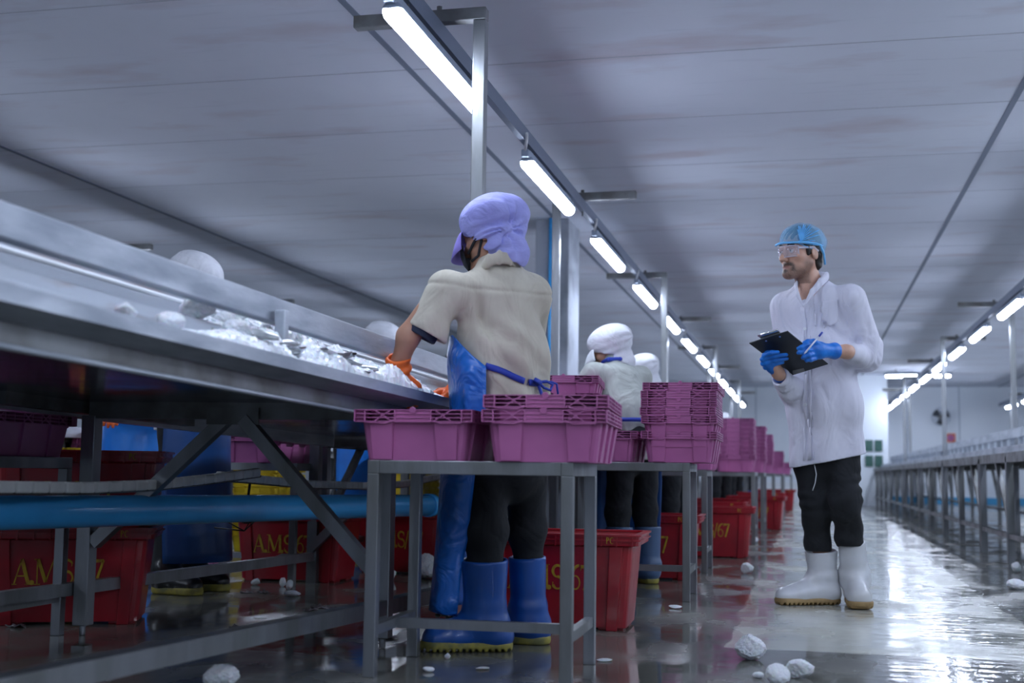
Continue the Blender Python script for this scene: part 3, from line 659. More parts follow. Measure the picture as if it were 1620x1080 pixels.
# crushed ice heaped in the trough: too fine to count
def heap(u0, u1, v0, v1, base, hgt, nu, nv, seed, name):
    r_ = np.random.default_rng(seed); b = MB(); rows = []
    ph = r_.uniform(0, 6, (6, 2)); fr = r_.uniform(4, 30, (6, 2))
    for j in range(nv+1):
        v = v0+(v1-v0)*j/nv; row = []
        for i in range(nu+1):
            u = u0+(u1-u0)*i/nu; e = (1-.85*math.exp(-((v+1.12)/.07)**2))*math.sin(math.pi*i/nu)**.5*min(1, 3*j/nv+.05, 4*(1-j/nv)+.05)
            q = sum(math.sin(fr[k, 0]*u*2+ph[k, 0])*math.sin(fr[k, 1]*v+ph[k, 1]) for k in range(6))/6
            row.append(T(u+r_.normal()*.003, v+r_.normal()*.003, base+hgt*e*(.75+.7*q)+r_.uniform(0, .012)*e))
        rows.append(row)
    b.grid(rows, False); o = b.build(name, M['ice'], origin=T((u0+u1)/2, (v0+v1)/2, base)); return tag(o, None, 'ice', None, 'stuff')
tag(heap(.012, .20, -1.95, .30, -.01, .098, 26, 190, 5, 'crushed_ice'), 'crushed ice heaped along the near lip of the steel table', 'ice')
tag(heap(.21, .345, -1.45, -.3, .085, .075, 22, 120, 6, 'crushed_ice'), 'crushed ice on the raised lower step of the near table', 'ice')
IG = 'ice chunks on the near table'
for k, (u, v, w, s, lb) in enumerate(((.10, -1.92, .01, .030, 'ice chunk at the left end of the icy stretch on the table'), (.10, -1.72, .02, .034, 'ice chunk second from the left end on the table lip'), (.24, -1.38, .09, .055, 'big white ice chunk on the step'), (.08, -1.42, .035, .040, 'grey-shaded rounded ice chunk in the middle of the heap'), (.08, -1.30, .03, .034, 'ice chunk just right of the rounded grey one'), (.25, -1.15, .09, .050, 'ice chunk high on the step behind the rounded one'), (.26, -.98, .09, .045, 'ice chunk on the step left of the upright post'), (.10, -.58, .02, .034, 'pale ice chunk right of the upright post'), (.10, -.38, .0, .030, 'ice chunk near the orange glove'))):
    ice(T(u, v, w), (s, s*1.1, s), lb, k, IG)
def make_fish():
    r = empty('fish', (0, 0, 0)); b = MB(); rows = []
    for i in range(13):
        t = i/12; x = -.11+.19*t; hh = .026*math.sin(math.pi*min(1, .08+t*.95))**.7*(1-.25*t)+.002; row = []
        for k in range(10):
            a = 2*math.pi*k/10; row.append((x, .55*hh*math.cos(a)+.012*math.sin(t*2.5), hh*math.sin(a)))
        rows.append(row)
    b.grid(rows, True, True); b.build('body', M['fishsilver'], r)
    b = MB(); b.grid([[(.075, .008, -.004), (.075, .008, .004)], [(.095, .006, -.008), (.095, .006, .008)], [(.125, .004, -.03), (.12, .004, .03)]], False); b.grid([[(-.01, .008, .02), (-.01, .008, .021)], [(.02, .01, .035), (.035, .01, .02)]], False)
    b.build('tail', M['scrap'], r, thick=.002); b = MB(); b.tube([(-.095, -.010, .004), (-.095, -.006, .004)], .004, 8); b.build('eye', M['iris'], r); remember(r); return r
fish = make_fish()
places = ['left of the upright post', 'against the upright post', 'right of the upright post']
for k in range(20):
    v = -1.36+k*.040+rs.uniform(-.02, .02); u = rs.uniform(.05, .17); side = 0 if v < -1.2 else (1 if v < -1.05 else 2)
    put(fish, T(u, v, .022+rs.uniform(0, .03)), rs.uniform(0, 6.3), 'small silver fish lying in the ice '+places[side], 'fish', 'fish in the ice, '+places[side], rx=rs.uniform(.9, 1.9), ry=rs.uniform(-.3, .3), sc=rs.uniform(.65, .9))
SCR = []
for k in range(3):
    b = MB(); r_ = np.random.default_rng(40+k)
    b.grid([[(i*.012-.03+r_.normal()*.004, j*.010-.02+r_.normal()*.003, abs(r_.normal())*.008) for i in range(6)] for j in range(5)]); me_o = b.build('fish_scrap', M['scrap'], thick=.004); SCR.append(me_o)
for k, (px, py, lb) in enumerate(((505, 962, 'dark fish scrap left of the stool, uppermost'), (490, 966, 'dark fish scrap beside the uppermost one'), (520, 963, 'fish scrap just right of the uppermost one'), (640, 963+3, 'dark fish scrap behind the stool\'s left rear leg'), (715, 975, 'dark scraps left of the blue boot'), (700, 972, 'scrap pile at the apron\'s foot'), (372, 995, 'bubbly dark scrap by the table leg, low left'), (25, 992, 'pale scrap on the dark floor at the far left'), (390, 938, 'dark scrap before the readable red bin, left'), (417, 938, 'dark scrap before the readable red bin, right'), (612, 1010, 'shiny dark scrap in the yellow reflection'))):
    o = SCR[k] if k < 3 else SCR[k % 3].copy()
    if k >= 3: col.objects.link(o)
    o.location = tuple(PZ(px, py)); o.rotation_euler = (0, 0, k*1.3); tag(o, lb, 'fish scrap', 'scraps on the floor')

# ------------------------------------------------------------------ bodies and clothes: distance fields meshed by surface nets
f32 = np.float32
class Sdf:
    def __init__(s): s.ops = []
    def seg(s, a, c, ra, rb=None, flat=None, k=.03, op='u'):
        """tapered capsule; flat = (axis, factor): that much wider along axis"""
        s.ops.append((op, 'seg', (np.array(a, f32), np.array(c, f32), ra, ra if rb is None else rb, flat), k)); return s
    def ell(s, c, r, axes=None, k=.02, op='u'):
        s.ops.append((op, 'ell', (np.array(c, f32), np.array(r, f32), None if axes is None else np.array(axes, f32)), k)); return s
    def path(s, pts, r, flat=None, k=.02, op='u'):
        rs = r if hasattr(r, '__len__') else [r]*len(pts)
        for i in range(len(pts)-1): s.seg(pts[i], pts[i+1], rs[i], rs[i+1], flat, k, op)
        return s
    def plane(s, p, n, k=0): s.ops.append(('i', 'pl', (np.array(p, f32), np.array(_n(n), f32)), k)); return s      # keeps the side the normal points away from
    def wave(s, fn): s.ops.append(('w', fn, None, 0)); return s
    def hollow(s, t): s.ops.append(('h', t, None, 0)); return s
    def __call__(s, P):
        d = None
        for op, kind, a, k in s.ops:
            if op == 'w': d = d+kind(P); continue
            if op == 'h': d = np.maximum(d, -(d+kind)); continue
            if kind == 'seg':
                A, C, ra, rb, fl = a; Q = P-A; ba = C-A
                if fl is not None:
                    ax, fc = np.array(fl[0], f32), fl[1]; g = (1/fc-1)
                    Q = Q+(Q@ax)[:, None]*ax*g; ba = ba+(ba@ax)*ax*g
                t = np.clip(Q@ba/max(float(ba@ba), 1e-9), 0, 1)
                e = np.linalg.norm(Q-t[:, None]*ba, axis=1)-(ra+(rb-ra)*t)
            elif kind == 'ell':
                c, r, ax = a; Q = P-c
                if ax is not None: Q = Q@ax.T
                k0 = np.linalg.norm(Q/r, axis=1); k1 = np.linalg.norm(Q/(r*r), axis=1); e = k0*(k0-1)/np.maximum(k1, 1e-6)
            else: e = (P-a[0])@a[1]
            if d is None: d = e
            elif op == 'u':
                if k > 0:
                    h = np.clip(.5+.5*(e-d)/k, 0, 1); d = e*(1-h)+d*h-k*h*(1-h)
                else: d = np.minimum(d, e)
            elif op == 'i': d = np.maximum(d, e)
            elif op == 's':
                h = np.clip(.5-.5*(d+e)/max(k, 1e-6), 0, 1); d = d*(1-h)-e*h+k*h*(1-h)
        return d
    def bounds(s, pad=.03):
        lo, hi = np.full(3, 9e9), np.full(3, -9e9)
        for op, kind, a, k in s.ops:
            if op != 'u': continue
            if kind == 'seg':
                fc = a[4][1] if a[4] is not None else 1
                for p, r in ((a[0], a[2]), (a[1], a[3])): lo = np.minimum(lo, p-r*fc); hi = np.maximum(hi, p+r*fc)
            elif kind == 'ell': m = a[1].max() if a[2] is not None else a[1]; lo = np.minimum(lo, a[0]-m); hi = np.maximum(hi, a[0]+m)
        return lo-pad, hi+pad
def surface_nets(fn, h, bounds=None):
    lo, hi = bounds if bounds is not None else fn.bounds(); lo = np.array(lo); n = np.ceil((np.array(hi)-lo)/h).astype(int)+2
    B = 12; nb_ = -(-n//B); n = nb_*B; V = np.empty(n, f32)
    g = [np.arange(k, dtype=f32)*h for k in n]
    cx = np.stack(np.meshgrid(*[(np.arange(k)*B+(B-1)/2)*h for k in nb_], indexing='ij'), -1).reshape(-1, 3)+lo
    dc = fn(cx.astype(f32)).reshape(nb_); R_ = B*h*.87*1.7
    idx = np.argwhere(np.abs(dc) < R_)
    V[:] = np.repeat(np.repeat(np.repeat(np.where(dc > 0, 1, -1).astype(f32), B, 0), B, 1), B, 2)
    off = np.stack(np.meshgrid(*[np.arange(B)]*3, indexing='ij'), -1).reshape(-1, 3)
    for c0 in range(0, len(idx), 400):
        I = (idx[c0:c0+400, None, :]*B+off[None]).reshape(-1, 3)
        V[I[:, 0], I[:, 1], I[:, 2]] = fn((I*h+lo).astype(f32))
    S = V < 0; cells = np.zeros(n-1, int)
    c8 = [(a, c, d) for a in (0, 1) for c in (0, 1) for d in (0, 1)]
    sl = lambda A, o: A[o[0]:o[0]+n[0]-1, o[1]:o[1]+n[1]-1, o[2]:o[2]+n[2]-1]
    for o in c8: cells += sl(S, o)
    act = (cells > 0) & (cells < 8); ci = np.argwhere(act); vid = np.full(n-1, -1, int); vid[act] = np.arange(len(ci))
    acc = np.zeros((len(ci), 3)); cnt = np.zeros(len(ci))
    for a in c8:
        for ax in range(3):
            if a[ax]: continue
            c = list(a); c[ax] = 1
            va = V[ci[:, 0]+a[0], ci[:, 1]+a[1], ci[:, 2]+a[2]]; vb = V[ci[:, 0]+c[0], ci[:, 1]+c[1], ci[:, 2]+c[2]]
            m = (va < 0) != (vb < 0); t = va[m]/(va[m]-vb[m]); p = np.tile(np.array(a, float), (m.sum(), 1)); p[:, ax] = t; acc[m] += p; cnt[m] += 1
    pts = (ci+acc/cnt[:, None])*h+lo; faces = []
    for ax in range(3):
        s0 = [slice(1, n[i]-1) for i in range(3)]; s1 = list(s0); s0[ax] = slice(0, n[ax]-1); s1[ax] = slice(1, n[ax])
        A, C = S[tuple(s0)], S[tuple(s1)]; e = np.argwhere(A != C); base = np.array([0 if i == ax else 1 for i in range(3)]); e = e+base
        u, v = (ax+1) % 3, (ax+2) % 3; du, dv = np.eye(3, dtype=int)[u], np.eye(3, dtype=int)[v]
        q = [vid[tuple((e-du*i-dv*k_).T)] for i, k_ in ((1, 1), (0, 1), (0, 0), (1, 0))]; q = np.stack(q, 1)
        fl = ~S[tuple(e.T)]; q[fl] = q[fl][:, ::-1]; faces.append(q)
    faces = np.concatenate(faces); faces = faces[(faces >= 0).all(1)]
    return pts, faces
def mesh_np(name, pts, faces, m, parent=None, origin=None, relax=1):
    pts = np.array(pts, float)
    for _ in range(relax):                                          # a light smoothing pass over the quads' edges
        acc = np.zeros_like(pts); cnt = np.zeros(len(pts))
        for i in range(4):
            a, c = faces[:, i], faces[:, (i+1) % 4]
            np.add.at(acc, a, pts[c]); np.add.at(cnt, a, 1); np.add.at(acc, c, pts[a]); np.add.at(cnt, c, 1)
        pts = pts*.5+.5*acc/np.maximum(cnt, 1)[:, None]
    if origin is not None: pts = pts-np.array(origin)
    me = bpy.data.meshes.new(name); me.vertices.add(len(pts)); me.vertices.foreach_set('co', pts.ravel().astype(f32))
    me.loops.add(faces.size); me.loops.foreach_set('vertex_index', faces.ravel().astype(np.int32))
    me.polygons.add(len(faces)); me.polygons.foreach_set('loop_start', np.arange(0, faces.size, 4, dtype=np.int32)); me.polygons.foreach_set('loop_total', np.full(len(faces), 4, np.int32))
    me.polygons.foreach_set('use_smooth', np.ones(len(faces), bool)); me.update(calc_edges=True); me.validate()
    return new_obj(name, me, m, parent)
def sdf_obj(name, s, m, h, parent, origin, relax=1):
    p, f = surface_nets(s, h); return mesh_np(name, p, f, m, parent, origin, relax)
def hit(s, px, py, d0=3.0, d1=9.0):
    """where a sight line first meets a surface"""
    r = ray(px, py)/F; t = np.arange(d0, d1, .02); d = s((CP+r*t[:, None]).astype(f32)); i = np.argmax(d < 0)
    if not (d < 0).any(): i = int(np.argmin(d)); return CP+r*t[i]
    a, b_ = t[max(i-1, 0)], t[i]
    for _ in range(14):
        mdl = (a+b_)/2
        if s((CP+r*mdl)[None].astype(f32))[0] < 0: b_ = mdl
        else: a = mdl
    return CP+r*b_
def grad(s, p):
    e = .004; P = np.array([p+np.eye(3)[i]*e*sg for i in range(3) for sg in (1, -1)], f32); d = s(P); return _n([d[0]-d[1], d[2]-d[3], d[4]-d[5]])
def patch(name, s, rows, m, parent, origin, lift=.006, thick=.004, n=10, d0=3., d1=9.):
    """cloth piece lying on a garment; rows = lists of sight lines of equal count"""
    rr = []
    def dense(pp, k):
        pp = np.array(pp, float); t = np.linspace(0, len(pp)-1, k); return np.stack([np.interp(t, range(len(pp)), pp[:, i]) for i in (0, 1)], 1)
    rows = np.array([dense(r, n) for r in rows]); tt = np.linspace(0, len(rows)-1, n)
    for t in tt:
        i = min(int(t), len(rows)-2); q = rows[i]*(1-(t-i))+rows[i+1]*(t-i); line = []
        for x, y in q:
            p = hit(s, x, y, d0, d1); line.append(p+grad(s, p)*lift)
        rr.append(line)
    b = MB(); b.grid(rr); return b.build(name, m, parent, origin=origin, thick=thick)
def ribbon(name, s, pix, wd, m, parent, origin, lift=.004, d0=3., d1=9., n=24):
    pix = np.array(pix, float); t = np.linspace(0, len(pix)-1, n); pp = np.stack([np.interp(t, range(len(pix)), pix[:, i]) for i in (0, 1)], 1)
    P_ = [hit(s, x, y, d0, d1) for x, y in pp]; G = [grad(s, p) for p in P_]; rows = []
    for i, (p, g) in enumerate(zip(P_, G)):
        tn = _n(P_[min(i+1, n-1)]-P_[max(i-1, 0)]); sd = _n(np.cross(g, tn)); rows.append([p+g*lift+sd*wd/2, p+g*(lift+.001), p+g*lift-sd*wd/2])
    b = MB(); b.grid(rows); return b.build(name, m, parent, origin=origin, thick=.003)
def hand(s, wr, d, nrm, sd, curl=.7, sc=1., k=.006, fat=0.):
    """palm, four fingers of their own lengths and a thumb. d: wrist to knuckles, nrm: palm side, sd: thumb side"""
    d, nrm, sd = _n(d), _n(nrm), _n(sd); wr = np.array(wr)
    s.seg(wr, wr+d*.03*sc, .024*sc+fat, .022*sc+fat, (sd, 1.25), k=.012); s.seg(wr+d*.03*sc, wr+d*.085*sc, .017*sc+fat, .015*sc+fat, (sd, 2.1), k=.012)
    for i, (ln, off) in enumerate(((.072, .030), (.080, .010), (.075, -.010), (.058, -.029))):
        base = wr+d*(.088-.004*abs(i-1.2))*sc+sd*off*sc; c = curl*(1+.12*i); p = [base]
        for j, fr in enumerate((.46, .30, .24)):
            a = c*(.55+.75*j); dd = d*math.cos(a)+nrm*math.sin(a)+sd*.06*(1.2-i); p.append(p[-1]+_n(dd)*ln*fr*sc)
        s.path(p, [(.0100-.0006*(i == 3))*sc+fat, .0095*sc+fat, .0085*sc+fat, .0072*sc+fat], k=k*.6)
    b0 = wr+d*.030*sc+sd*.026*sc; b1 = b0+_n(d*.55+sd*.75+nrm*.35)*.042*sc; b2 = b1+_n(d*.85+sd*.15+nrm*.5)*.032*sc
    s.path([b0, b1, b2], [.0135*sc+fat, .0110*sc+fat, .0085*sc+fat], k=.008); return s
def head_axes(fwd, tilt=0., roll=0.):
    f = _n(np.array(fwd)*np.array([1, 1, 0])); l = np.cross(VZ, f); u = VZ*math.cos(tilt)+f*math.sin(tilt); f = f*math.cos(tilt)-VZ*math.sin(tilt)   # tilt > 0 nods down
    u2 = u*math.cos(roll)+l*math.sin(roll); l2 = np.cross(u2, f); return f, l2, u2
def add_head(s, c, ax, sc=1., face=True):
    f, l, u = ax; A = np.array([f, l, u]); W = lambda x, y, z: np.array(c)+(f*x+l*y+u*z)*sc
    s.ell(W(-.010, 0, .032), np.array([.098, .077, .092])*sc, A, k=.03)
    s.ell(W(.032, 0, -.045), np.array([.058, .058, .074])*sc, A, k=.03)
    for q in (-1, 1): s.seg(W(.0, q*.052, -.055), W(.072, q*.014, -.106), .021*sc, .020*sc, k=.03)
    s.ell(W(.080, 0, -.104), np.array([.020, .024, .018])*sc, A, k=.02)
    if face:
        for q in (-1, 1):
            s.seg(W(.078, q*.045, .020), W(.092, q*.014, .016), .010*sc, .010*sc, k=.012)
            s.ell(W(.055, q*.046, -.028), np.array([.026, .022, .022])*sc, A, k=.02)
            s.ell(W(.102, q*.033, -.002), np.array([.020, .017, .013])*sc, A, k=.012, op='s')
            s.ell(W(.080, q*.032, -.002), np.array([.0125]*3)*sc, A, k=.003)
        s.path([W(.090, 0, .006), W(.104, 0, -.018), W(.119, 0, -.040)], [.008*sc, .009*sc, .0115*sc], k=.010)
        for q in (-1, 1): s.ell(W(.104, q*.013, -.045), np.array([.011, .008, .008])*sc, A, k=.007)
        s.path([W(.088, -.022, -.073), W(.097, 0, -.070), W(.088, .022, -.073)], [.005*sc, .0075*sc, .005*sc], k=.006)
        s.path([W(.087, -.019, -.083), W(.095, 0, -.085), W(.087, .019, -.083)], [.005*sc, .0078*sc, .005*sc], k=.006)
        s.path([W(.099, -.026, -.0775), W(.103, 0, -.0775), W(.099, .026, -.0775)], .0028*sc, k=.004, op='s')
    for q in (-1, 1):
        s.ell(W(-.012, q*.080, -.012), np.array([.019, .008, .032])*sc, np.array([f*.96-u*.28+l*q*.0, l, u*.96+f*.28]), k=.008)
        s.ell(W(-.004, q*.090, -.008), np.array([.010, .006, .016])*sc, A, k=.006, op='s')
    return W
def boot_parts(parent, origin, ankle, toe, heel, top, r_top, m, msole, h, zs=.0, fat=1.):
    """rubber boot: shaft, foot, hollow top, separate sole"""
    ankle, toe, heel, top = map(np.array, (ankle, toe, heel, top)); up = _n(top-ankle); d = _n((toe-heel)*np.array([1, 1, 0])); side = np.cross(VZ, d)
    def foot(s, g=0.):
        s.seg(heel+VZ*.050+d*.035, toe-d*.050+VZ*.042, .040*fat+g, .042*fat+g, (side, 1.12), k=.03); s.seg(toe-d*.10+VZ*.048, toe-d*.048+VZ*.040, .040*fat+g, .040*fat+g, (side, 1.15), k=.02); return s
    s = Sdf(); s.seg(ankle, top, .062*fat, r_top, k=.05); foot(s); s.seg(heel+d*.05+VZ*.06, ankle, .046*fat, .056*fat, k=.04); s.seg(ankle, toe-d*.12+VZ*.06, .05*fat, .038, k=.05)
    s.wave(lambda P: .0022*np.sin((P@np.array(up, f32))*95)*np.exp(-((P-ankle.astype(f32))@np.array(up, f32)-.0)**2/.0035).astype(f32))
    s.hollow(max(.008, 2.3*h)); s.plane(top, up); s.plane(heel+VZ*.010, -VZ)
    o = sdf_obj('boot', s, m, h, parent, origin)
    q = Sdf(); q.seg(heel+VZ*.020+d*.036, toe-d*.050+VZ*.018, .043*fat, .046*fat, (side, 1.12)); q.seg(toe-d*.10+VZ*.02, toe-d*.048+VZ*.018, .045*fat, .046*fat, (side, 1.15), k=.02); q.plane(heel+VZ*.034, VZ); q.plane(heel+VZ*.001, -VZ)
    q.seg(heel+d*.075+VZ*-.03+side*.1, heel+d*.075-VZ*.03-side*.1, .038, k=.004, op='s') if False else None
    q.wave(lambda P: np.where((P@VZ.astype(f32) < heel[2]+.012) & (((P-heel.astype(f32))@d.astype(f32)) % .022 < .009), .02, 0).astype(f32)) if h < .006 else None
    sdf_obj('sole', q, msole, min(h, .005), o, (0, 0, 0) if False else origin, 0)
    return o
def along(P, a, c): a = np.array(a, f32); c = np.array(c, f32); return (P-a)@((c-a)/np.linalg.norm(c-a))

# ------------------------------------------------------------------ the worker in the lilac cap (nearest)
def person_root(name, loc, label): return empty(name, tuple(loc), 0, label, 'person')
W1 = lambda x, y, d=0.: PD(x, y, 4.48+d)
O1 = np.array(PZ(785, 1017)); w1 = person_root('person', O1, 'person in lilac cap, beige shirt and blue apron leaning over the table')
shL, shR = W1(700, 452, -.02), W1(846, 458, .16); latv = _n(shR-shL)
elL, wrL = W1(646, 532, -.06), W1(631, 578, -.02)
elR, wrR = W1(800, 560, .42), W1(735, 615, .40)
neck1, head1 = W1(788, 418, .10), W1(776, 372, .13)
hd1 = head_axes(-VX*.80+VY*.45, .25)
s = Sdf(); s.seg(W1(790, 500, .08), W1(803, 640, .05), .08, .08, (latv, 1.4)); s.seg(shL+(shR-shL)*.15-VZ*.03, shR-(shR-shL)*.15-VZ*.03, .03, k=.03)
s.seg(shL+(elL-shL)*.45, elL, .036, .040, k=.02); s.seg(elL, wrL, .040, .029, k=.02); s.seg(wrL, W1(634, 606, .0), .026, .022)
s.seg(shR+(elR-shR)*.3, elR, .04, .038); s.seg(elR, wrR, .037, .028); s.seg(wrR, W1(712, 622, .38), .026, .02)
s.seg(W1(803, 650, .04), W1(800, 720, .02), .09, .085, (latv, 1.4), k=.05)
for hp, kn, an in ((W1(770, 735, -.06), W1(767, 850, -.09), W1(765, 985, -.13)), (W1(832, 735, .08), W1(834, 850, .05), W1(834, 985, .02))): s.seg(hp, kn, .072, .05); s.seg(kn, an, .05, .035)
s.seg(W1(792, 440, .09), head1, .052, .05, k=.03); add_head(s, head1, hd1, 1.0, True)
sdf_obj('body', s, M['skin'], .006, w1, O1)
# shirt
Bd, Bu = _n(np.cross(latv, VZ)), VZ
def folds1(P):
    q = P-W1(790, 520, .1).astype(f32); u = q@latv.astype(f32); z = q[:, 2]
    f = .0085*np.sin(u*52+np.sin(z*9)*1.3+z*4)*np.clip(.45-z*3, 0, 1)                       # long gathers running down the back
    f += .0045*np.exp(-((z-.118-.25*u*u)/.006)**2)                                            # yoke seam
    f += .018*np.exp(-(((u+.105+.20*(z+.05))/.016)**2))*np.clip(1-np.abs(z-.02)/.13, 0, 1)     # deep crease behind the arm
    f += .006*np.sin((u*.7+z)*55)*np.exp(-((u+.02)/.12)**2)*np.clip(.1-z, 0, .12)*8
    return f.astype(f32)
sh = Sdf(); sh.seg(W1(712, 460, -.01), W1(838, 464, .15), .060, k=.05); sh.seg(W1(789, 424, .10), W1(792, 470, .09), .066, .09, (latv, 1.3), k=.06)
sh.seg(W1(786, 480, .07), W1(797, 560, .06), .105, .125, (latv, 1.36), k=.06); sh.seg(W1(797, 560, .06), W1(811, 690, .04), .125, .128, (latv, 1.18), k=.06)
sh.seg(W1(704, 457, -.02), W1(677, 522, -.05), .063, .068, k=.045); sh.seg(W1(677, 522, -.05), W1(663, 553, -.06), .068, .070, k=.03)
sh.seg(W1(842, 468, .16), W1(830, 540, .30), .068, .072, k=.05)
sh.wave(folds1)
sl_n = _n(W1(672, 545, -.05)-W1(700, 470, -.02)); sh.hollow(.014)
a_ = W1(673, 527, -.05)
cutn = _n(W1(646, 560, -.05)-W1(685, 492, -.03))
class Cut:
    pass
_base = sh
def shirt1(P):
    d = _base(P); e = (P-a_.astype(f32))@cutn.astype(f32); near = np.linalg.norm(P-W1(668, 545, -.05).astype(f32), axis=1) < .16
    d = np.where(near, np.maximum(d, e), d); return np.maximum(d, (W1(800, 700)[2]-P[:, 2]).astype(f32))
p_, f_ = surface_nets(shirt1, .0052, sh.bounds()); mesh_np('shirt', p_, f_, M['shirt'], w1, O1)
c = Sdf(); ring = [W1(764, 424, .03), W1(772, 413, .0), W1(790, 407, -.01), W1(808, 409, .02), W1(818, 416, .08), W1(812, 418, .16)]
c.path(ring, .007, (VZ, 3.2), k=.008); sdf_obj('collar', c, M['shirt'], .004, w1, O1)
u_ = Sdf(); u_.seg(W1(669, 524, -.05)-cutn*.02, W1(669, 524, -.05)+cutn*.022, .058); u_.hollow(.012); u_.plane(a_+cutn*.021, cutn); u_.plane(a_-cutn*.02, -cutn)
sdf_obj('undershirt_cuff', u_, M['navyknit'], .005, w1, O1)
# trousers and boots
def leg_folds(a, c, amp=.005):
    a_f = np.array(a, f32); ax = _n(np.array(c)-np.array(a)).astype(f32)
    return lambda P: (amp*np.sin(((P-a_f)@ax)*48+np.sin((P[:, 0]+P[:, 1])*25)*1.2)*np.clip(((P-a_f)@ax)*4, 0, 1)).astype(f32)
t = Sdf(); t.seg(W1(803, 690, .02), W1(800, 745, .01), .125, .12, (latv, 1.22), k=.05)
t.path([W1(768, 745, -.05), W1(767, 840, -.09), W1(768, 910, -.12)], [.082, .077, .058], k=.03); t.path([W1(833, 745, .08), W1(834, 840, .05), W1(835, 910, .04)], [.078, .066, .046], k=.03)
t.wave(leg_folds(W1(800, 740), W1(800, 900), .003)); sdf_obj('trousers', t, M['trousers'], .006, w1, O1)
gz = lambda p, z=0.: np.array([p[0], p[1], z])
boot_parts(w1, O1, W1(767, 975, -.13), gz(W1(668, 1020, -.16)), gz(W1(806, 1020, -.14)), W1(767, 884, -.13), .081, M['bootblue'], M['soleyellow'], .005, fat=1.12)
boot_parts(w1, O1, W1(836, 972, .04), gz(W1(752, 1010, .10)), gz(W1(868, 1010, .03)), W1(834, 880, .045), .068, M['bootblue'], M['soleyellow'], .006)
# apron: a stiff sheet wrapped over the front, open at the back
def apron_sheet(rows, m, parent, origin, name='apron', thick=.004):
    b = MB(); rr = []
    for r in rows:
        P_ = [np.array(p) for p in r]; k = len(P_)-1; line = []
        for i in range(17):
            tq = i/16*k; j = min(int(tq), k-1); fr = tq-j
            p0, p1_, p2, p3 = P_[max(j-1, 0)], P_[j], P_[j+1], P_[min(j+2, k)]
            line.append(.5*((2*p1_)+(p2-p0)*fr+(2*p0-5*p1_+4*p2-p3)*fr**2+(3*p1_-p0-3*p2+p3)*fr**3))
        rr.append(line)
    out = []
    for i in range(len(rr)-1):
        for q in range(5): out.append([np.array(a)*(1-q/5)+np.array(c_)*q/5 for a, c_ in zip(rr[i], rr[i+1])])
    out.append(rr[-1]); b.grid(out); return b.build(name, m, parent, origin=origin, thick=thick)
ap = [[W1(715, 530, -.04), W1(712, 531, -.01), W1(712, 533, .06), W1(716, 535, .20), W1(740, 535, .30)],
      [W1(745, 560, -.10), W1(722, 558, -.06), W1(710, 558, .02), W1(713, 558, .18), W1(750, 560, .32)],
      [W1(769, 580, -.12), W1(735, 580, -.11), W1(711, 580, .0), W1(714, 580, .16), W1(760, 580, .33)],
      [W1(769, 645, -.12), W1(738, 645, -.12), W1(715, 645, -.01), W1(718, 645, .14), W1(765, 645, .30)],
      [W1(752, 745, -.13), W1(722, 745, -.14), W1(702, 745, -.06), W1(704, 745, .1), W1(760, 745, .27)],
      [W1(740, 850, -.15), W1(716, 850, -.165), W1(694, 850, -.11), W1(697, 850, .04), W1(755, 850, .20)],
      [W1(729, 910, -.15), W1(708, 910, -.165), W1(689, 910, -.13), W1(691, 910, .0), W1(750, 910, .18)],
      [W1(723, 974, -.15), W1(702, 972, -.16), W1(683, 967, -.14), W1(684, 962, -.02), W1(740, 955, .16)]]
apo = apron_sheet(ap, M['apron'], w1, O1)
ribbon('apron_tie', lambda P: _base(P), [(769, 578), (800, 590), (830, 603), (848, 606)], .022, M['tie'], w1, O1, .006, 3.8, 5.2)
kn = hit(_base, 847, 604, 3.8, 5.2); g_ = grad(_base, kn); b = MB()
def px_near(x, y): return hit(_base, x, y, 3.8, 5.2)+g_*.018
b.tube([kn+g_*.01, px_near(858, 602), px_near(868, 607), px_near(864, 616), px_near(854, 612), kn+g_*.012], .0052, 8); b.tube([kn+g_*.012, px_near(840, 600), kn+g_*.02], .010, 8)
b.tube([kn+g_*.01, px_near(850, 622), px_near(852, 632)], .006, 8); b.tube([kn+g_*.01, px_near(866, 603), px_near(874, 606), px_near(876, 622)], .004, 8); b.build('tie_bow', M['tie'], w1, origin=O1)
# gloves
for wr, kn_, nr, sd, cuf in ((W1(632, 588, -.01), W1(636, 622, .02), VY*1.+VX*.3, VX*.8-VY*.3, (W1(630, 566, -.03), W1(632, 598, .0))), (W1(728, 618, .40), W1(700, 620, .37), -VZ, -VY, (W1(745, 612, .40), W1(722, 620, .40)))):
    g = Sdf(); hand(g, wr, kn_-wr, nr, sd, .6, 1.0, fat=.003); g.seg(cuf[0], cuf[1], .046, .036, k=.02)
    gd = _n(cuf[1]-cuf[0]).astype(f32); c0 = cuf[0].astype(f32)
    g.wave(lambda P: (.0045*np.sin(((P-c0)@gd)*150+3*P[:, 0]*8)*np.exp(-(((P-c0)@gd)-.045)**2/.002)).astype(f32))
    g.seg(cuf[0]-gd*.05, cuf[0]+gd*.035, .040, .030, k=.004, op='s'); g.plane(cuf[0]-gd*.004, -gd)
    sdf_obj('glove', g, M['orange'], .0042, w1, O1)
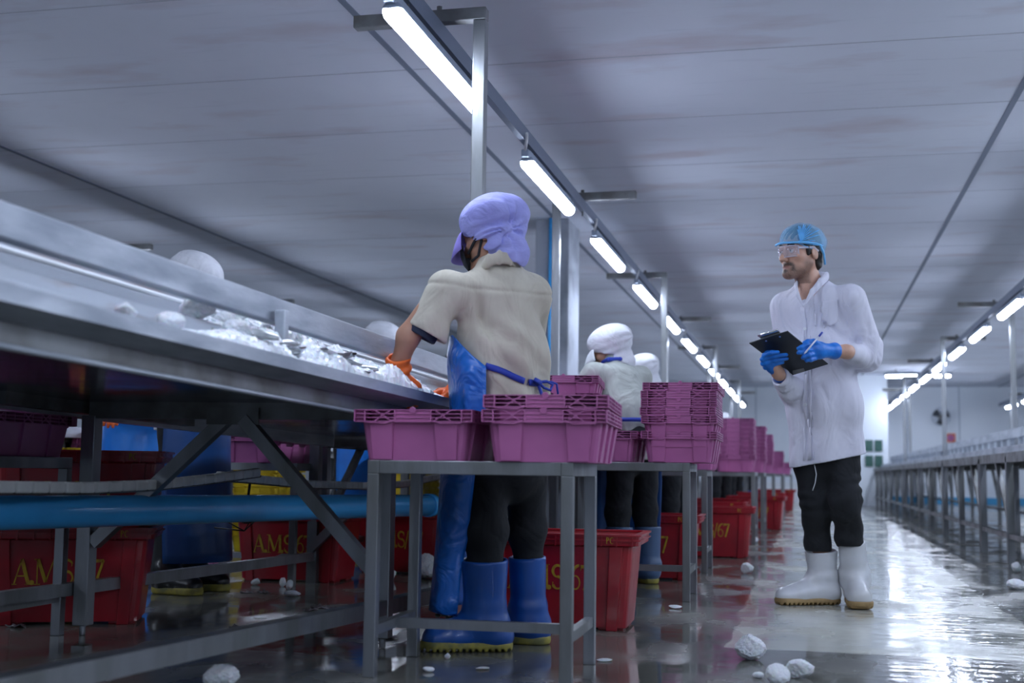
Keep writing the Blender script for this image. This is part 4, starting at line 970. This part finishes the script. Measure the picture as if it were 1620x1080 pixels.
# mob cap with a peak
def cap(parent, origin, c, ax, m, mb, sc=1., h=.005, gather=None, drape=1.):
    f, l, u = ax; A = np.array([f, l, u]); Wc = lambda x, y, z: np.array(c)+(f*x+l*y+u*z)*sc
    s = Sdf(); s.ell(Wc(-.020, 0, .055), np.array([.118, .104, .078])*sc, A, k=.03); s.ell(Wc(-.055, 0, .045), np.array([.092, .108, .072])*sc, A, k=.03); s.seg(Wc(-.02, 0, .02), Wc(-.050, 0, -.085*drape), .094*sc, .072*sc, (l, 1.04), k=.04)
    gp = Wc(-.130, -.02, .03) if gather is None else gather; gp = np.array(gp, f32); cf, lf, uf = [np.array(v, f32) for v in ax]; cc = np.array(c, f32)
    def pleats(P):
        q = P-gp; r_ = np.linalg.norm(q, axis=1); an = np.arctan2(q@uf, q@lf)
        e = .0075*np.sin(an*9+np.sin(an*4)*1.5+r_*14)*np.exp(-(r_/.13)**2)*np.clip(r_*30, 0, 1)
        e -= .010*np.exp(-(r_/.014)**2); zz = (P-cc)@uf
        return (e+.003*np.sin(zz*130+((P-cc)@lf)*20)*np.exp(-((zz+.03)/.05)**2)).astype(f32)
    s.wave(pleats)
    s.seg(Wc(.13, 0, -.03), Wc(.05, 0, -.06), .066*sc, .072*sc, (l, 1.02), k=.012, op='s'); s.ell(Wc(.02, 0, -.125), np.array([.11, .12, .05])*sc, A, k=.01, op='s')
    s.ell(Wc(-.01, 0, -.02), np.array([.095, .079, .088])*sc, A, k=.01, op='s')
    o = sdf_obj('cap', s, m, h, parent, origin)
    b = MB(); rows = []
    for i in range(6):
        tq = i/5; rows.append([Wc(.060+(.075*tq)*math.cos(a)+.022*math.cos(a), (.080+.012*tq)*math.sin(a), .030-.055*tq*tq-.030*tq*math.cos(a)-.012*math.sin(a)**2) for a in np.linspace(-1.45, 1.45, 19)])
    b.grid(rows); b.build('peak', mb, o, origin=origin, thick=.004); return o
cap(w1, O1, head1, hd1, M['lilac'], M['brim'], 1.07, .0045, gather=W1(803, 362, .02))
f, l, u = hd1; Wc = lambda x, y, z: head1+(f*x+l*y+u*z)
b = MB(); b.tube([Wc(.075, .055, -.055), Wc(.035, .078, -.035), Wc(.0, .086, -.01)], .004, 6); b.tube([Wc(.07, .05, -.085), Wc(.03, .068, -.08), Wc(-.005, .082, -.03)], .004, 6)
b.grid([[Wc(.075+.045*math.cos(a)*k, .064*math.sin(a), z) for a in np.linspace(-1.3, 1.3, 11)] for z, k in ((-.02, 1.1), (-.05, 1.2), (-.085, 1.05), (-.11, .7))]); b.build('face_mask', M['mask'], w1, origin=O1, thick=.003)

# ------------------------------------------------------------------ the inspector in the white coat
DI = 6.04
I = lambda x, y, d=0.: PD(x, y, DI+d)
OI = np.array(PZ(1305, 957)); insp = person_root('person', OI, 'person in white coat and blue hairnet writing on a dark clipboard')
SL, SR = I(1350, 470, -.09), I(1238, 480, .07); lat = _n(SL-SR)
EL, WL = I(1374, 562, -.07), I(1338, 556, -.24); ER, WR_ = I(1252, 618, .02), I(1231, 590, -.22)
hc = I(1266, 399, -.02); ha = head_axes(-VX*.85-VY*.53, .03, .0); hs = 1.03
s = Sdf(); s.seg(I(1290, 480, .02), I(1298, 640, .02), .095, .095, (lat, 1.45)); s.seg(SR+(SL-SR)*.2-VZ*.03, SL-(SL-SR)*.2-VZ*.03, .03, k=.03)
s.seg(SL+(EL-SL)*.4, EL, .04, .04); s.seg(EL, WL, .043, .033, k=.02); s.seg(WL, I(1312, 555, -.27), .032, .027, k=.01); s.seg(SR+(ER-SR)*.4, ER, .036, .036); s.seg(ER, WR_, .036, .030, k=.02); s.seg(WR_, I(1226, 580, -.25), .029, .026, k=.01)
s.seg(I(1300, 640, .02), I(1306, 720, .02), .1, .1, (lat, 1.4), k=.06)
RK, RA, LK, LA = I(1292, 800, -.02), I(1300, 900, .05), I(1339, 800, -.08), I(1351, 905, .03)
for a, c_, e in ((I(1285, 715, .04), RK, RA), (I(1330, 715, -.03), LK, LA)): s.seg(a, c_, .055, .04); s.seg(c_, e, .04, .035)
s.seg(I(1286, 468, .0), hc+VZ*-.06-ha[0]*.02, .064, .056, k=.035); s.seg(I(1272, 482, -.05), I(1275, 456, -.05), .034, .03, k=.04)
Wh = add_head(s, hc, ha, hs, True)
pts, fcs = surface_nets(s, .0036); body = mesh_np('body', pts, fcs, M['face'], insp, OI)
def tone():
    me = body.data; co = np.empty(len(me.vertices)*3, f32); me.vertices.foreach_get('co', co); co = co.reshape(-1, 3)+OI.astype(f32)
    q = (co-hc.astype(f32))/hs; x, y, z = q@ha[0].astype(f32), q@ha[1].astype(f32), q@ha[2].astype(f32); inh = (np.linalg.norm(q, axis=1) < .17) & (z > -.15)
    r_ = np.random.default_rng(5).normal(size=len(x)).astype(f32)
    sm = lambda v, a, c_: np.clip((v-a)/(c_-a), 0, 1)
    beard = sm(-z, .062, .095)*sm(x, -.02, .02)*sm(z, -.150, -.125)
    beard = np.maximum(beard, sm(-z, .02, .06)*sm(x, -.015, .0)*sm(-x, -.055, -.03)*.85)           # sideburn and jaw line
    stache = np.exp(-((z+.0625-.0-.35*np.abs(y)*-.0)/.0085)**2)*sm(-np.abs(y), -.040, -.028)*sm(x, .07, .085)
    side = np.exp(-((np.abs(y)-.033)/.007)**2)*sm(-z, .06, .07)*sm(z, -.10, -.085)*sm(x, .06, .075)
    soul = np.exp(-((z+.096)/.006)**2)*np.exp(-(y/.012)**2)*sm(x, .07, .085)
    k = np.clip(beard*.62+stache*1.2+side*.55+soul*.9, 0, 1)*(1+.12*r_); k = np.clip(k, 0, .93)*inh
    lips = np.exp(-((z+.077)/.0105)**2)*sm(-np.abs(y), -.027, -.018)*sm(x, .075, .088)*inh*(1-stache)
    base = np.array([.62, .36, .26]); c_ = np.tile(base, (len(x), 1))*(1+.03*r_[:, None])
    ch = (np.exp(-((np.abs(y)-.05)/.03)**2)*np.exp(-((z+.03)/.03)**2)*sm(x, .0, .04))*inh; c_ = c_*(1-.15*ch[:, None])+ch[:, None]*.15*np.array([.55, .20, .15])
    c_ = c_*(1-lips[:, None]*.8)+lips[:, None]*.8*np.array([.42, .14, .13]); c_ = c_*(1-k[:, None])+k[:, None]*np.array([.030, .020, .016])
    at = me.color_attributes.new('tone', 'FLOAT_COLOR', 'POINT'); at.data.foreach_set('color', np.c_[np.clip(c_, 0, 1), np.ones(len(x))].ravel().astype(f32))
tone()
for q in (-1, 1):
    b = MB(); b.tube([Wh(.0955, q*.012, .0215), Wh(.0975, q*.028, .0275), Wh(.086, q*.046, .024), Wh(.074, q*.055, .017)], [.0035, .0055, .0045, .002], 8); b.build('eyebrow', M['hair'], insp, origin=OI)
    b = MB(); c_ = Wh(.0815, q*.032, -.002); rows = [[c_+.0128*hs*(ha[0]*math.cos(a)+ha[1]*math.sin(a)*math.cos(e)+ha[2]*math.sin(a)*math.sin(e)) for e in np.linspace(0, 2*math.pi, 17)[:-1]] for a in np.linspace(.02, 1.2, 7)]; b.grid(rows, True, True); eo = b.build('eye', M['eye'], insp, origin=OI)
    gz_ = _n(ha[0]); b = MB(); rows = [[c_+.0131*hs*(gz_*math.cos(a)+ha[1]*math.sin(a)*math.cos(e)+ha[2]*math.sin(a)*math.sin(e)) for e in np.linspace(0, 2*math.pi, 15)[:-1]] for a in (.01, .15, .3, .46)]; b.grid(rows, True, True); b.build('iris', M['iris'], eo, origin=OI)
    b = MB(); b.grid([[c_+.0145*hs*(ha[0]*math.cos(t_)*math.cos(a)+ha[1]*math.sin(a)+ha[2]*math.sin(t_)*math.cos(a)) for a in np.linspace(-.95, .95, 9)] for t_ in (.25, .5, .8, 1.1)]); b.build('eyelid', M['skin'], insp, origin=OI, thick=.0015)
hr = Sdf(); hf_, hl_, hu_ = ha
hr.ell(Wh(-.074, 0, -.042), np.array([.034, .062, .042]), np.array(ha), k=.02); hr.seg(Wh(-.055, .058, -.02), Wh(-.06, .05, -.07), .022, .016, k=.02)
hr.seg(Wh(.022, .073, .03), Wh(.018, .074, -.022), .0075, .005, k=.01); hr.seg(Wh(.022, -.073, .03), Wh(.018, -.074, -.022), .0075, .005, k=.01); hr.ell(Wh(-.012, 0, .036), np.array([.102, .081, .095]), np.array(ha), k=.02)
hr.ell(Wh(.075, 0, -.00), np.array([.055, .10, .052]), np.array(ha), k=.008, op='s')
hr.wave(lambda P: (.0022*np.sin((P@hl_.astype(f32))*210+np.sin((P@hu_.astype(f32))*60)*2)).astype(f32)); sdf_obj('hair', hr, M['hair'], .0036, insp, OI)
# hairnet, gathered at the front left
gp = Wh(.095, .048, .030).astype(f32)
def net(P):
    q = P-gp; r_ = np.linalg.norm(q, axis=1); an = np.arctan2(q@hu_.astype(f32), q@hf_.astype(f32)); return (.0028*np.sin(an*22+np.sin(an*5))*np.clip(r_*22, 0, 1)*np.exp(-r_*3)).astype(f32)
n_ = Sdf(); n_.ell(Wh(-.016, 0, .052), np.array([.116, .096, .088]), np.array(ha), k=.02); n_.seg(Wh(-.06, 0, .03), Wh(-.085, .0, -.03), .075, .048, k=.04); n_.wave(net); n_.hollow(.007)
def netcut(P):
    d = n_(P); q = (P-hc.astype(f32))/hs; x, y, z = q@hf_.astype(f32), q@hl_.astype(f32), q@hu_.astype(f32); lim = np.where(x > -.035, .030+.02*np.clip(x, -.1, .1), .030-.7-.0*x); lim = np.where(x <= -.035, .030+(x+.035)*1.7, lim); return np.maximum(d, (lim-z)*.5)
p_, f_ = surface_nets(netcut, .0034, n_.bounds()); no = mesh_np('hairnet', p_, f_, M['hairnet'], insp, OI)
b = MB()
for k in range(15):                                                  # the gathered pleats fan out from the knot
    a = -.15+2.05*k/14; q = []
    for r_ in np.linspace(.004, .13+.03*math.sin(k*2.1), 9):
        p = gp+hu_*math.sin(a)*r_-hf_*math.cos(a)*r_+hl_*(.02+.03*math.sin(a)); v = p-Wh(-.016, 0, .052); A3 = np.array(ha)@v; e = A3/np.array([.1175, .0975, .0895])/1.03; v = v/np.linalg.norm(e); q.append(Wh(-.016, 0, .052)+v)
    b.tube(q, [.0034]+[.0020]*7+[.0008], 5)
b.build('pleats', M['hairnetdense'], no, origin=OI)
b = MB(); band = [Wh(x, y, z) for x, y, z in ((.092, -.062, .034), (.108, -.025, .036), (.111, .010, .034), (.101, .046, .031), (.075, .074, .030), (.035, .090, .029), (-.005, .093, .028), (-.038, .090, .024), (-.065, .084, -.015), (-.085, .07, -.06))]
b.tube(band, .0055, 8); b.build('elastic_band', M['hairnetdense'], no, origin=OI)
# goggles
b = MB(); rows = []
for z in np.linspace(.018, -.030, 7): rows.append([Wh(.106-.040*(abs(a)/1.0)**2.2+.012*math.cos(a)-.004*(z < -.02), .062*a, z-.004*(1-abs(a))*(z < 0)+(.006 if abs(a) < .12 and z < -.02 else 0)) for a in np.linspace(-1, 1, 25)])
b.grid(rows); go = b.build('goggles', M['lens'], insp, origin=OI, thick=.0015)
b = MB()
for i in (0, -1): b.tube(rows[i], .0020, 6)
for q in (0, -1): b.tube([r[q] for r in rows], .0026, 6)
for q in (-1, 1): b.bar(Wh(.075, q*.064, .008), Wh(.0, q*.086, .012), .003, .010); b.bar(Wh(.0, q*.086, .012), Wh(-.03, q*.086, -.004), .003, .008)
b.build('goggle_rim', M['lensrim'], go, origin=OI)
# coat
HEM = (I(1250, 741, -.05), I(1372, 716, .0)); CB = I(1300, 560)
wl = lat.astype(f32)
def coat_folds(P):
    q = P-CB.astype(f32); u = q@wl; z = q[:, 2]
    e = .013*np.sin(u*40+z*5+np.sin(z*7))*np.clip(-.10-z, 0, .3)*3.0                          # skirt flutes
    e += .008*np.sin((z*1.0+u*.8)*48)*np.exp(-((u-.10)/.07)**2)*np.exp(-((z-.05)/.10)**2)      # drag lines at the armhole
    c0 = EL.astype(f32); r_ = np.linalg.norm(P-c0, axis=1); e += .011*np.sin((P-c0)@_n(WL-EL).astype(f32)*85+z*30)*np.exp(-(r_/.10)**2)
    c1 = WR_.astype(f32); r_ = np.linalg.norm(P-c1, axis=1); e += .008*np.sin((P-c1)@_n(WR_-ER).astype(f32)*110+u*30)*np.exp(-(r_/.12)**2)
    c2 = I(1362, 510, -.09).astype(f32); r_ = np.linalg.norm((P-c2)*np.array([1.4, 1.4, .7], f32), axis=1); e += .007*np.sin(u*105+z*20)*np.exp(-(r_/.08)**2)
    return e.astype(f32)
ct = Sdf(); ct.seg(I(1246, 484, .06), I(1342, 474, -.08), .062, k=.05); ct.seg(I(1286, 456, .01), I(1290, 480, .01), .068, .085, (lat, 1.2), k=.05)
ct.seg(I(1288, 490, .0), I(1297, 560, .0), .110, .118, (lat, 1.40), k=.06); ct.seg(I(1297, 560, .0), I(1302, 640, .0), .118, .125, (lat, 1.34), k=.06); ct.seg(I(1302, 640, .0), I(1308, 770, .0), .125, .142, (lat, 1.30), k=.06)
ct.path([I(1347, 472, -.09), I(1371, 545, -.07)], [.066, .064], k=.035); ct.path([I(1371, 545, -.07), I(1371, 566, -.08), I(1345, 558, -.20)], [.064, .058, .046], k=.03)
ct.path([I(1240, 486, .06), ER], [.064, .056], k=.035); ct.path([ER, I(1250, 614, -.08), I(1234, 596, -.19)], [.056, .054, .040], k=.03)
ct.wave(coat_folds)
ct.path([I(1293, 430, -.02), I(1286, 447, -.045), I(1271, 481, -.135)], [.068, .050, .004], k=.006, op='s'); ct.seg(I(1290, 455, .02), I(1286, 425, .02), .054, .062, k=.006, op='s')
nW, nR = _n(I(1337, 557, -.24)-I(1352, 558, -.17)).astype(f32), _n(I(1230, 590, -.21)-I(1240, 600, -.15)).astype(f32)
ct.hollow(.012)
hn = _n(np.cross(HEM[1]-HEM[0], VY)); hn = hn if hn[2] < 0 else -hn
def coat(P):
    d = ct(P); d = np.maximum(d, (P-HEM[0].astype(f32))@hn.astype(f32))
    for c_, nn in ((I(1340, 557, -.22), nW), (I(1232, 593, -.19), nR)):
        e = (P-c_.astype(f32))@nn; near = np.linalg.norm(P-c_.astype(f32), axis=1) < .10; d = np.where(near, np.maximum(d, e), d)
    return d
p_, f_ = surface_nets(coat, .0050, ct.bounds()); co_ = mesh_np('coat', p_, f_, M['coat'], insp, OI)
cs = Sdf(); cs.path([I(1270, 482, -.148), I(1262, 466, -.128), I(1259, 452, -.075), I(1263, 444, .0)], [.004, .0075, .0075, .007], (VZ, 2.0), k=.006); cs.path([I(1272, 483, -.150), I(1284, 463, -.135), I(1297, 448, -.105), I(1306, 439, -.05), I(1308, 437, .03), I(1296, 436, .085)], [.004, .009, .011, .011, .010, .010], (VZ, 2.1), k=.006)
sdf_obj('collar', cs, M['coat'], .004, co_, OI)
patch('pocket', ct, [[(1288, 479), (1306, 476), (1325, 473)], [(1288, 500), (1307, 499), (1325, 497)], [(1289, 516), (1307, 519), (1324, 510)]], M['coat'], co_, OI, .006, .003, 16, 5.4, 6.6)
patch('placket', ct, [[(1267, 486), (1277, 486)], [(1268, 520), (1281, 520)], [(1270, 600), (1284, 600)], [(1271, 660), (1286, 660)], [(1271, 729), (1288, 726)]], M['coat'], co_, OI, .005, .003, 22, 5.4, 6.6)
for px, py in ((1275, 640), (1274, 520)):
    p = hit(ct, px, py, 5.4, 6.6); g_ = grad(ct, p); b = MB(); b.tube([p+g_*.003, p+g_*.006, p+g_*.008], [.0085, .0085, .006], 14); b.build('button', M['white'], co_, origin=OI)
# trousers with a loose drawstring
tr = Sdf(); tr.seg(I(1306, 690, .02), I(1306, 725, .02), .125, .12, (lat, 1.2), k=.05)
tr.path([I(1284, 725, .03), I(1291, 800, -.02), I(1294, 878, .04)], [.092, .070, .061], k=.03); tr.path([I(1331, 720, -.03), I(1338, 795, -.12), I(1343, 845, -.05), I(1347, 872, .0)], [.088, .070, .062, .054], k=.03)
kf = leg_folds(I(1300, 700), I(1300, 880), .004); KK = [I(1275, 795, -.05).astype(f32), I(1355, 770, -.1).astype(f32)]
def trw(P):
    e = kf(P)
    for c_ in KK: r_ = np.linalg.norm(P-c_, axis=1); e = e+.008*np.sin((P[:, 2]-c_[2])*120)*np.exp(-(r_/.06)**2)
    return e.astype(f32)
tr.wave(trw)
def trc(P):
    d = tr(P); q = P-I(1300, 872).astype(f32); xr = q@VX.astype(f32); return np.maximum(d, np.where(xr < .07, -q[:, 2], -q[:, 2]+.03)*.9)
p_, f_ = surface_nets(trc, .0055, tr.bounds()); to = mesh_np('trousers', p_, f_, M['trousers'], insp, OI)
p0_ = [hit(tr, x, y, 5.3, 6.6)+np.array(-VY)*.006 for x, y in ((1288, 735), (1291, 750), (1289, 764), (1285, 776))]; b = MB(); b.tube(p0_, .0022, 6); b.build('drawstring', M['white'], to, origin=OI)
boot_parts(insp, OI, I(1302, 915, .05), gz(I(1227, 950, -.02)), gz(I(1327, 950, .03)), I(1299, 870, .05), .079, M['bootwhite'], M['soletan'], .005)
lt, lh_ = gz(I(1362, 955, -.22), .012), gz(I(1352, 945, .09), .004)
boot_parts(insp, OI, I(1352, 912, .02), lt, lh_, I(1347, 856, -.025), .062, M['bootwhite'], M['soletan'], .005, fat=1.08)
# gloves
g = Sdf(); rw = I(1230, 589, -.21); kb = [(1209, 562), (1206, 568), (1207, 575), (1211, 581)]; tp = [(1231, 557), (1244, 561), (1245, 567), (1238, 573)]; dk = [-.285, -.275, -.262, -.25]
g.seg(rw, I(1222, 580, -.24), .027, .026, k=.015); g.seg(I(1222, 580, -.24), I(1213, 573, -.262), .027, .024, k=.02)
for (a, c_), (e, f2), dd in zip(kb, tp, dk):
    m1 = ((a*.5+e*.5), (c_*.5+f2*.5)-1.5); g.path([I(1217, 576, -.255), I(a, c_, dd), I(m1[0], m1[1], dd-.022), I(e, f2, dd-.030)], [.016, .0112, .0108, .0088], k=.006)
g.path([I(1218, 572, -.235), I(1214, 558, -.225), I(1226, 552, -.235)], [.015, .012, .009], k=.008); g.seg(rw, I(1234, 594, -.185), .030, .033, k=.01)
sdf_obj('glove', g, M['nitrile'], .0032, insp, OI)
g = Sdf(); lw = I(1318, 555, -.27); g.seg(lw, I(1296, 554, -.315), .028, .031, (VZ, 1.15), k=.02); g.seg(I(1296, 554, -.315), I(1287, 552, -.33), .029, .026, (VZ, 1.25), k=.02); g.seg(lw, I(1320, 555, -.262), .033, .036, (VZ, 1.1), k=.01)
g.path([I(1286, 546, -.335), I(1277, 545, -.375), I(1268, 549, -.385), I(1263, 551, -.375)], [.012, .011, .0105, .009], k=.006)
g.path([I(1286, 553, -.340), I(1276, 554, -.375), I(1267, 557, -.380), I(1263, 558, -.370)], [.012, .011, .0105, .009], k=.006)
g.path([I(1288, 560, -.338), I(1279, 562, -.372), I(1272, 564, -.372), I(1270, 566, -.355)], [.012, .011, .010, .009], k=.006)
g.path([I(1291, 566, -.330), I(1283, 569, -.358), I(1276, 569, -.360), I(1276, 571, -.345)], [.011, .010, .009, .008], k=.006)
g.path([I(1300, 548, -.32), I(1288, 540, -.345), I(1278, 540, -.36), I(1272, 542, -.368)], [.016, .012, .0105, .0085], k=.008)
sdf_obj('glove', g, M['nitrile'], .0032, insp, OI)
# clipboard and pen
TL, TR, BR_, BL = I(1185, 543, -.255), I(1246, 524, -.375), I(1310, 576, -.215), I(1252, 594, -.10)
cb = empty('clipboard', tuple(TL), 0, 'dark grey clipboard with a metal clip, held by the person in the white coat', 'clipboard')
ex, ey = _n(TR-TL), _n(BL-TL); nz = _n(np.cross(ex, ey)); nz = nz if nz@(CP-TL) > 0 else -nz                    # nz faces the lens: the back of the board
b = MB(); q4 = [TL, TR, BR_, BL]; b.quad_box([p-nz*.0 for p in q4]+[p-nz*.004 for p in q4]); b.build('board', M['board'], cb, origin=TL)
b = MB(); q4b = [TL+ex*.010+ey*.01, TR-ex*.008+ey*.01, BR_-ex*.008-ey*.01, BL+ex*.008-ey*.01]; b.quad_box([p-nz*.0045 for p in q4b]+[p-nz*.007 for p in q4b]); b.build('paper', M['paper'], cb, origin=TL)
wB = np.linalg.norm(TR-TL); m0 = TL+ex*wB*.30-ey*.006-nz*.012; m1 = TL+ex*wB*.80-ey*.006-nz*.012; b = MB(); b.bar(m0, m1, .024, .006, up=tuple(nz)); b.tube([m0-ey*.012, m1-ey*.012], .0045, 8); b.build('clip', M['chrome'], cb, origin=TL)
b = MB()
for fr in (.38, .74): p = TL+ex*wB*fr+ey*.018; b.tube([p-nz*.001, p+nz*.002], .0045, 10)
b.build('rivet', M['chrome'], cb, origin=TL)
b = MB(); q4c = [BL+ex*.03-ey*.035, BL+ex*.085-ey*.03, BL+ex*.075-ey*.004, BL+ex*.012-ey*.004]; b.quad_box([p+nz*.0008 for p in q4c]+[p+nz*.0002 for p in q4c]); b.build('sticker', mat('clear_sticker', (.16, .165, .16, 1), .3), cb, origin=TL)
pa, pb_ = I(1272, 560, -.402), I(1298, 529, -.365); pe = empty('pen', tuple(pa), 0, 'clear ballpoint pen with a blue end in the blue-gloved writing hand', 'pen'); dp = _n(pb_-pa)
b = MB(); b.tube([pa, pa+dp*.012, pa+dp*.115], [.0012, .0042, .0042], 10); b.build('barrel', M['penclear'], pe, origin=pa); b = MB(); b.tube([pa+dp*.112, pa+dp*.140], .0046, 10); b.build('pen_end', M['penblue'], pe, origin=pa)

# ------------------------------------------------------------------ the other workers: one figure per clothing, then copies
def worker(label, loc, rz, capm, peakm, shirtm, apronm, bootm, solem, h=.009, lean=0., turn=0., collar=None, sleeve='short'):
    """local frame: faces +x, left is +y, feet at the origin"""
    O = np.zeros(3); r = empty('person', (0, 0, 0), 0, label, 'person'); V = lambda x, y, z: np.array([x, y, z], float)
    L = lean; ys = V(0, 1, 0); sp = [V(-.01, 0, .80), V(.0+L*.4, 0, 1.0), V(.04+L*.8, 0, 1.18), V(.07+L, 0, 1.27)]
    shl, shr = V(.05+L*.95, .175, 1.225), V(.05+L*.95, -.175, 1.225); ell_, elr = V(.16+L, .27, 1.0), V(.16+L, -.27, 1.0); wl_, wr_ = V(.36+L*.6, .19, .95), V(.36+L*.6, -.19, .95); hcn = V(.12+L*1.15, 0, 1.385)
    hax = head_axes((math.cos(turn), math.sin(turn), 0), .35)
    s = Sdf(); s.seg(sp[0], sp[2], .085, .085, (ys, 1.4)); s.seg(shl, shr, .045, k=.04); s.seg(sp[3], hcn-hax[2]*.05, .052, .05, k=.03); add_head(s, hcn, hax, .98)
    for a, c_, e in ((shl, ell_, wl_), (shr, elr, wr_)): s.seg(a, c_, .046, .040); s.seg(c_, e, .040, .029, k=.02); s.seg(e, e+_n(e-c_)*.07, .026, .02)
    for q in (-1, 1): s.seg(V(-.01, q*.085, .78), V(.015, q*.10, .42), .07, .05); s.seg(V(.015, q*.10, .42), V(-.02, q*.11, .09), .05, .035)
    sdf_obj('body', s, M['skin'], h, r, O)
    fl = lambda P: (.0045*np.sin(P[:, 1]*60+P[:, 2]*5+np.sin(P[:, 2]*9))*np.clip((1.18-P[:, 2])*4, 0, 1)).astype(f32)
    s = Sdf(); s.seg(shl, shr, .062, k=.05); s.seg(sp[1]-V(0, 0, .02), sp[2], .125, .108, (ys, 1.35), k=.06); s.seg(sp[0]-V(.01, 0, .10), sp[1], .128, .126, (ys, 1.2), k=.06); s.seg(sp[3], sp[3]+V(.015, 0, .05), .062, .058, k=.03)
    for a, c_ in ((shl, ell_), (shr, elr)): m_ = a+(c_-a)*.80; s.seg(a, m_, .066, .075, k=.04)
    s.wave(fl); s.plane(V(0, 0, .72), -VZ); so = sdf_obj('shirt', s, shirtm, h*.85, r, O)
    if collar: c_ = Sdf(); c_.path([sp[3]+V(.06, .05, .04), sp[3]+V(-.02, .062, .05), sp[3]+V(-.05, 0, .055), sp[3]+V(-.02, -.062, .05), sp[3]+V(.06, -.05, .04)], .013, k=.01); sdf_obj('collar', c_, collar, .006, so, O)
    s = Sdf(); s.seg(V(-.015, 0, .84), V(-.01, 0, .75), .118, .118, (ys, 1.25), k=.05)
    for q in (-1, 1): s.path([V(-.01, q*.085, .74), V(.01, q*.10, .42), V(-.01, q*.105, .22)], [.085, .072, .062], k=.03)
    s.wave(leg_folds(V(0, 0, .9), V(0, 0, .2), .0022)); sdf_obj('trousers', s, M['trousers'], h, r, O)
    for q in (-1, 1): boot_parts(r, O, V(-.02, q*.11, .10), V(.19, q*.125, 0), V(-.075, q*.105, 0), V(-.012, q*.105, .33), .078, bootm, solem, max(h*.8, .0065))
    rows = []
    for z, a, hw, fx in ((1.14, .13, .13, .05+L*.7), (1.02, .15, .20, .02+L*.5), (.86, .16, .24, .0), (.6, .17, .25, .0), (.36, .18, .25, .01), (.14, .19, .24, .02)): rows.append([V(fx+a*math.cos(t_)+.02, hw*math.sin(t_)/math.sin(1.5), z-.03*math.sin(t_)**2*(z > 1.1)) for t_ in np.linspace(-1.5, 1.5, 7)])
    ao = apron_sheet(rows, apronm, r, O); b = MB(); b.grid([[V(-.0+.165*math.cos(a), .185*math.sin(a), .95+dz) for a in np.linspace(1.3, 2*math.pi-1.3, 15)] for dz in (-.012, .012)]); b.build('apron_tie', M['tie'], ao, thick=.004)
    for e, c_, q in ((wl_, ell_, 1), (wr_, elr, -1)):
        g = Sdf(); d_ = _n(e-c_)*.6+V(.3, -q*.15, -.25); hand(g, e, d_, V(0, 0, -1), V(0, -q, .2), .6, 1., fat=.003); g.seg(e-_n(e-c_)*.06, e, .042, .034, k=.015); sdf_obj('glove', g, M['orange'], max(.0055, h*.65), r, O)
    cap(r, O, hcn, hax, capm, peakm, 1.12, h*.8)
    b = MB(); f_, l_, u_ = hax; Wq = lambda x, y, z: hcn+f_*x+l_*y+u_*z; b.grid([[Wq(.075+.045*math.cos(a)*k, .064*math.sin(a), z) for a in np.linspace(-1.4, 1.4, 11)] for z, k in ((-.02, 1.1), (-.05, 1.2), (-.085, 1.05), (-.11, .7))]); b.build('face_mask', M['mask'], r, thick=.003)
    remember(r); r.location = loc; r.rotation_euler = (0, 0, rz); return r
def again(o, loc, rz, label, sc=1.):
    c = copy_tree(o); c.location = loc; c.rotation_euler = (0, 0, rz); c.scale = (sc, sc, sc); c['label'] = label; return c
PI = math.pi
wA = worker('person in white hood and pale shirt bending over the table behind the nearest worker', (-.95, 7.12, 0), PI-.75, M['whitecap'], M['whiteshirt'], M['shirtpale'], M['apronnavy'], M['bootgrey'], M['soleyellow'], .0075, .10, .75, M['tie'])
wA.scale = (.97, .97, .955)
wB = worker('person in white cap and pale shirt showing behind the tall stack of pink crates', (-.90, 9.1, 0), PI-.35, M['whitecap'], M['whiteshirt'], M['whiteshirt'], M['apronnavy'], M['bootblue'], M['soleyellow'], .009, .16, .2, M['tie']); wB.scale = (.97, .97, .96)
again(wB, (-1.02, 10.75, 0), PI-.1, 'stooping person whose white cap just tops the tall pink stack', .90)
again(wA, (-.98, 15.1, 0), PI-.6, 'blurred person in pale shirt right of the stack of five, far along the aisle', .97)
again(wA, (-1.0, 18.6, 0), PI-.5, 'distant person in white cap between the far pink stacks', .98)
again(wB, (-.95, 23.4, 0), PI-.4, 'farthest person by the workers\' table, beyond the pink stacks', 1.0)
wC = worker('person in white cap and navy apron beyond the near table at left', (-3.01, 5.80, 0), -.1, M['whitecap'], M['whiteshirt'], M['whiteshirt'], M['apronnavy'], M['bootblack'], M['soleyellow'], .008, -.08, .0); wC.scale = (1.02, 1.02, 1.10)
wD = worker('person in bright blue apron whose white cap tops the table rail', (-3.06, 8.35, 0), -.25, M['whitecap'], M['whiteshirt'], M['whiteshirt'], M['apronsky'], M['bootblue'], M['soleyellow'], .009, .10, .0); wD.scale = (1.02, 1.02, 1.06)
again(wD, tuple(PD(226, 700, 7.75)*np.array([1, 1, 0])), -1.15, 'person in bright blue apron framed by the left table leg', .98)
again(wD, (-2.98, 12.2, 0), -.1, 'person in bright blue apron farther along behind the workers\' table', 1.0)
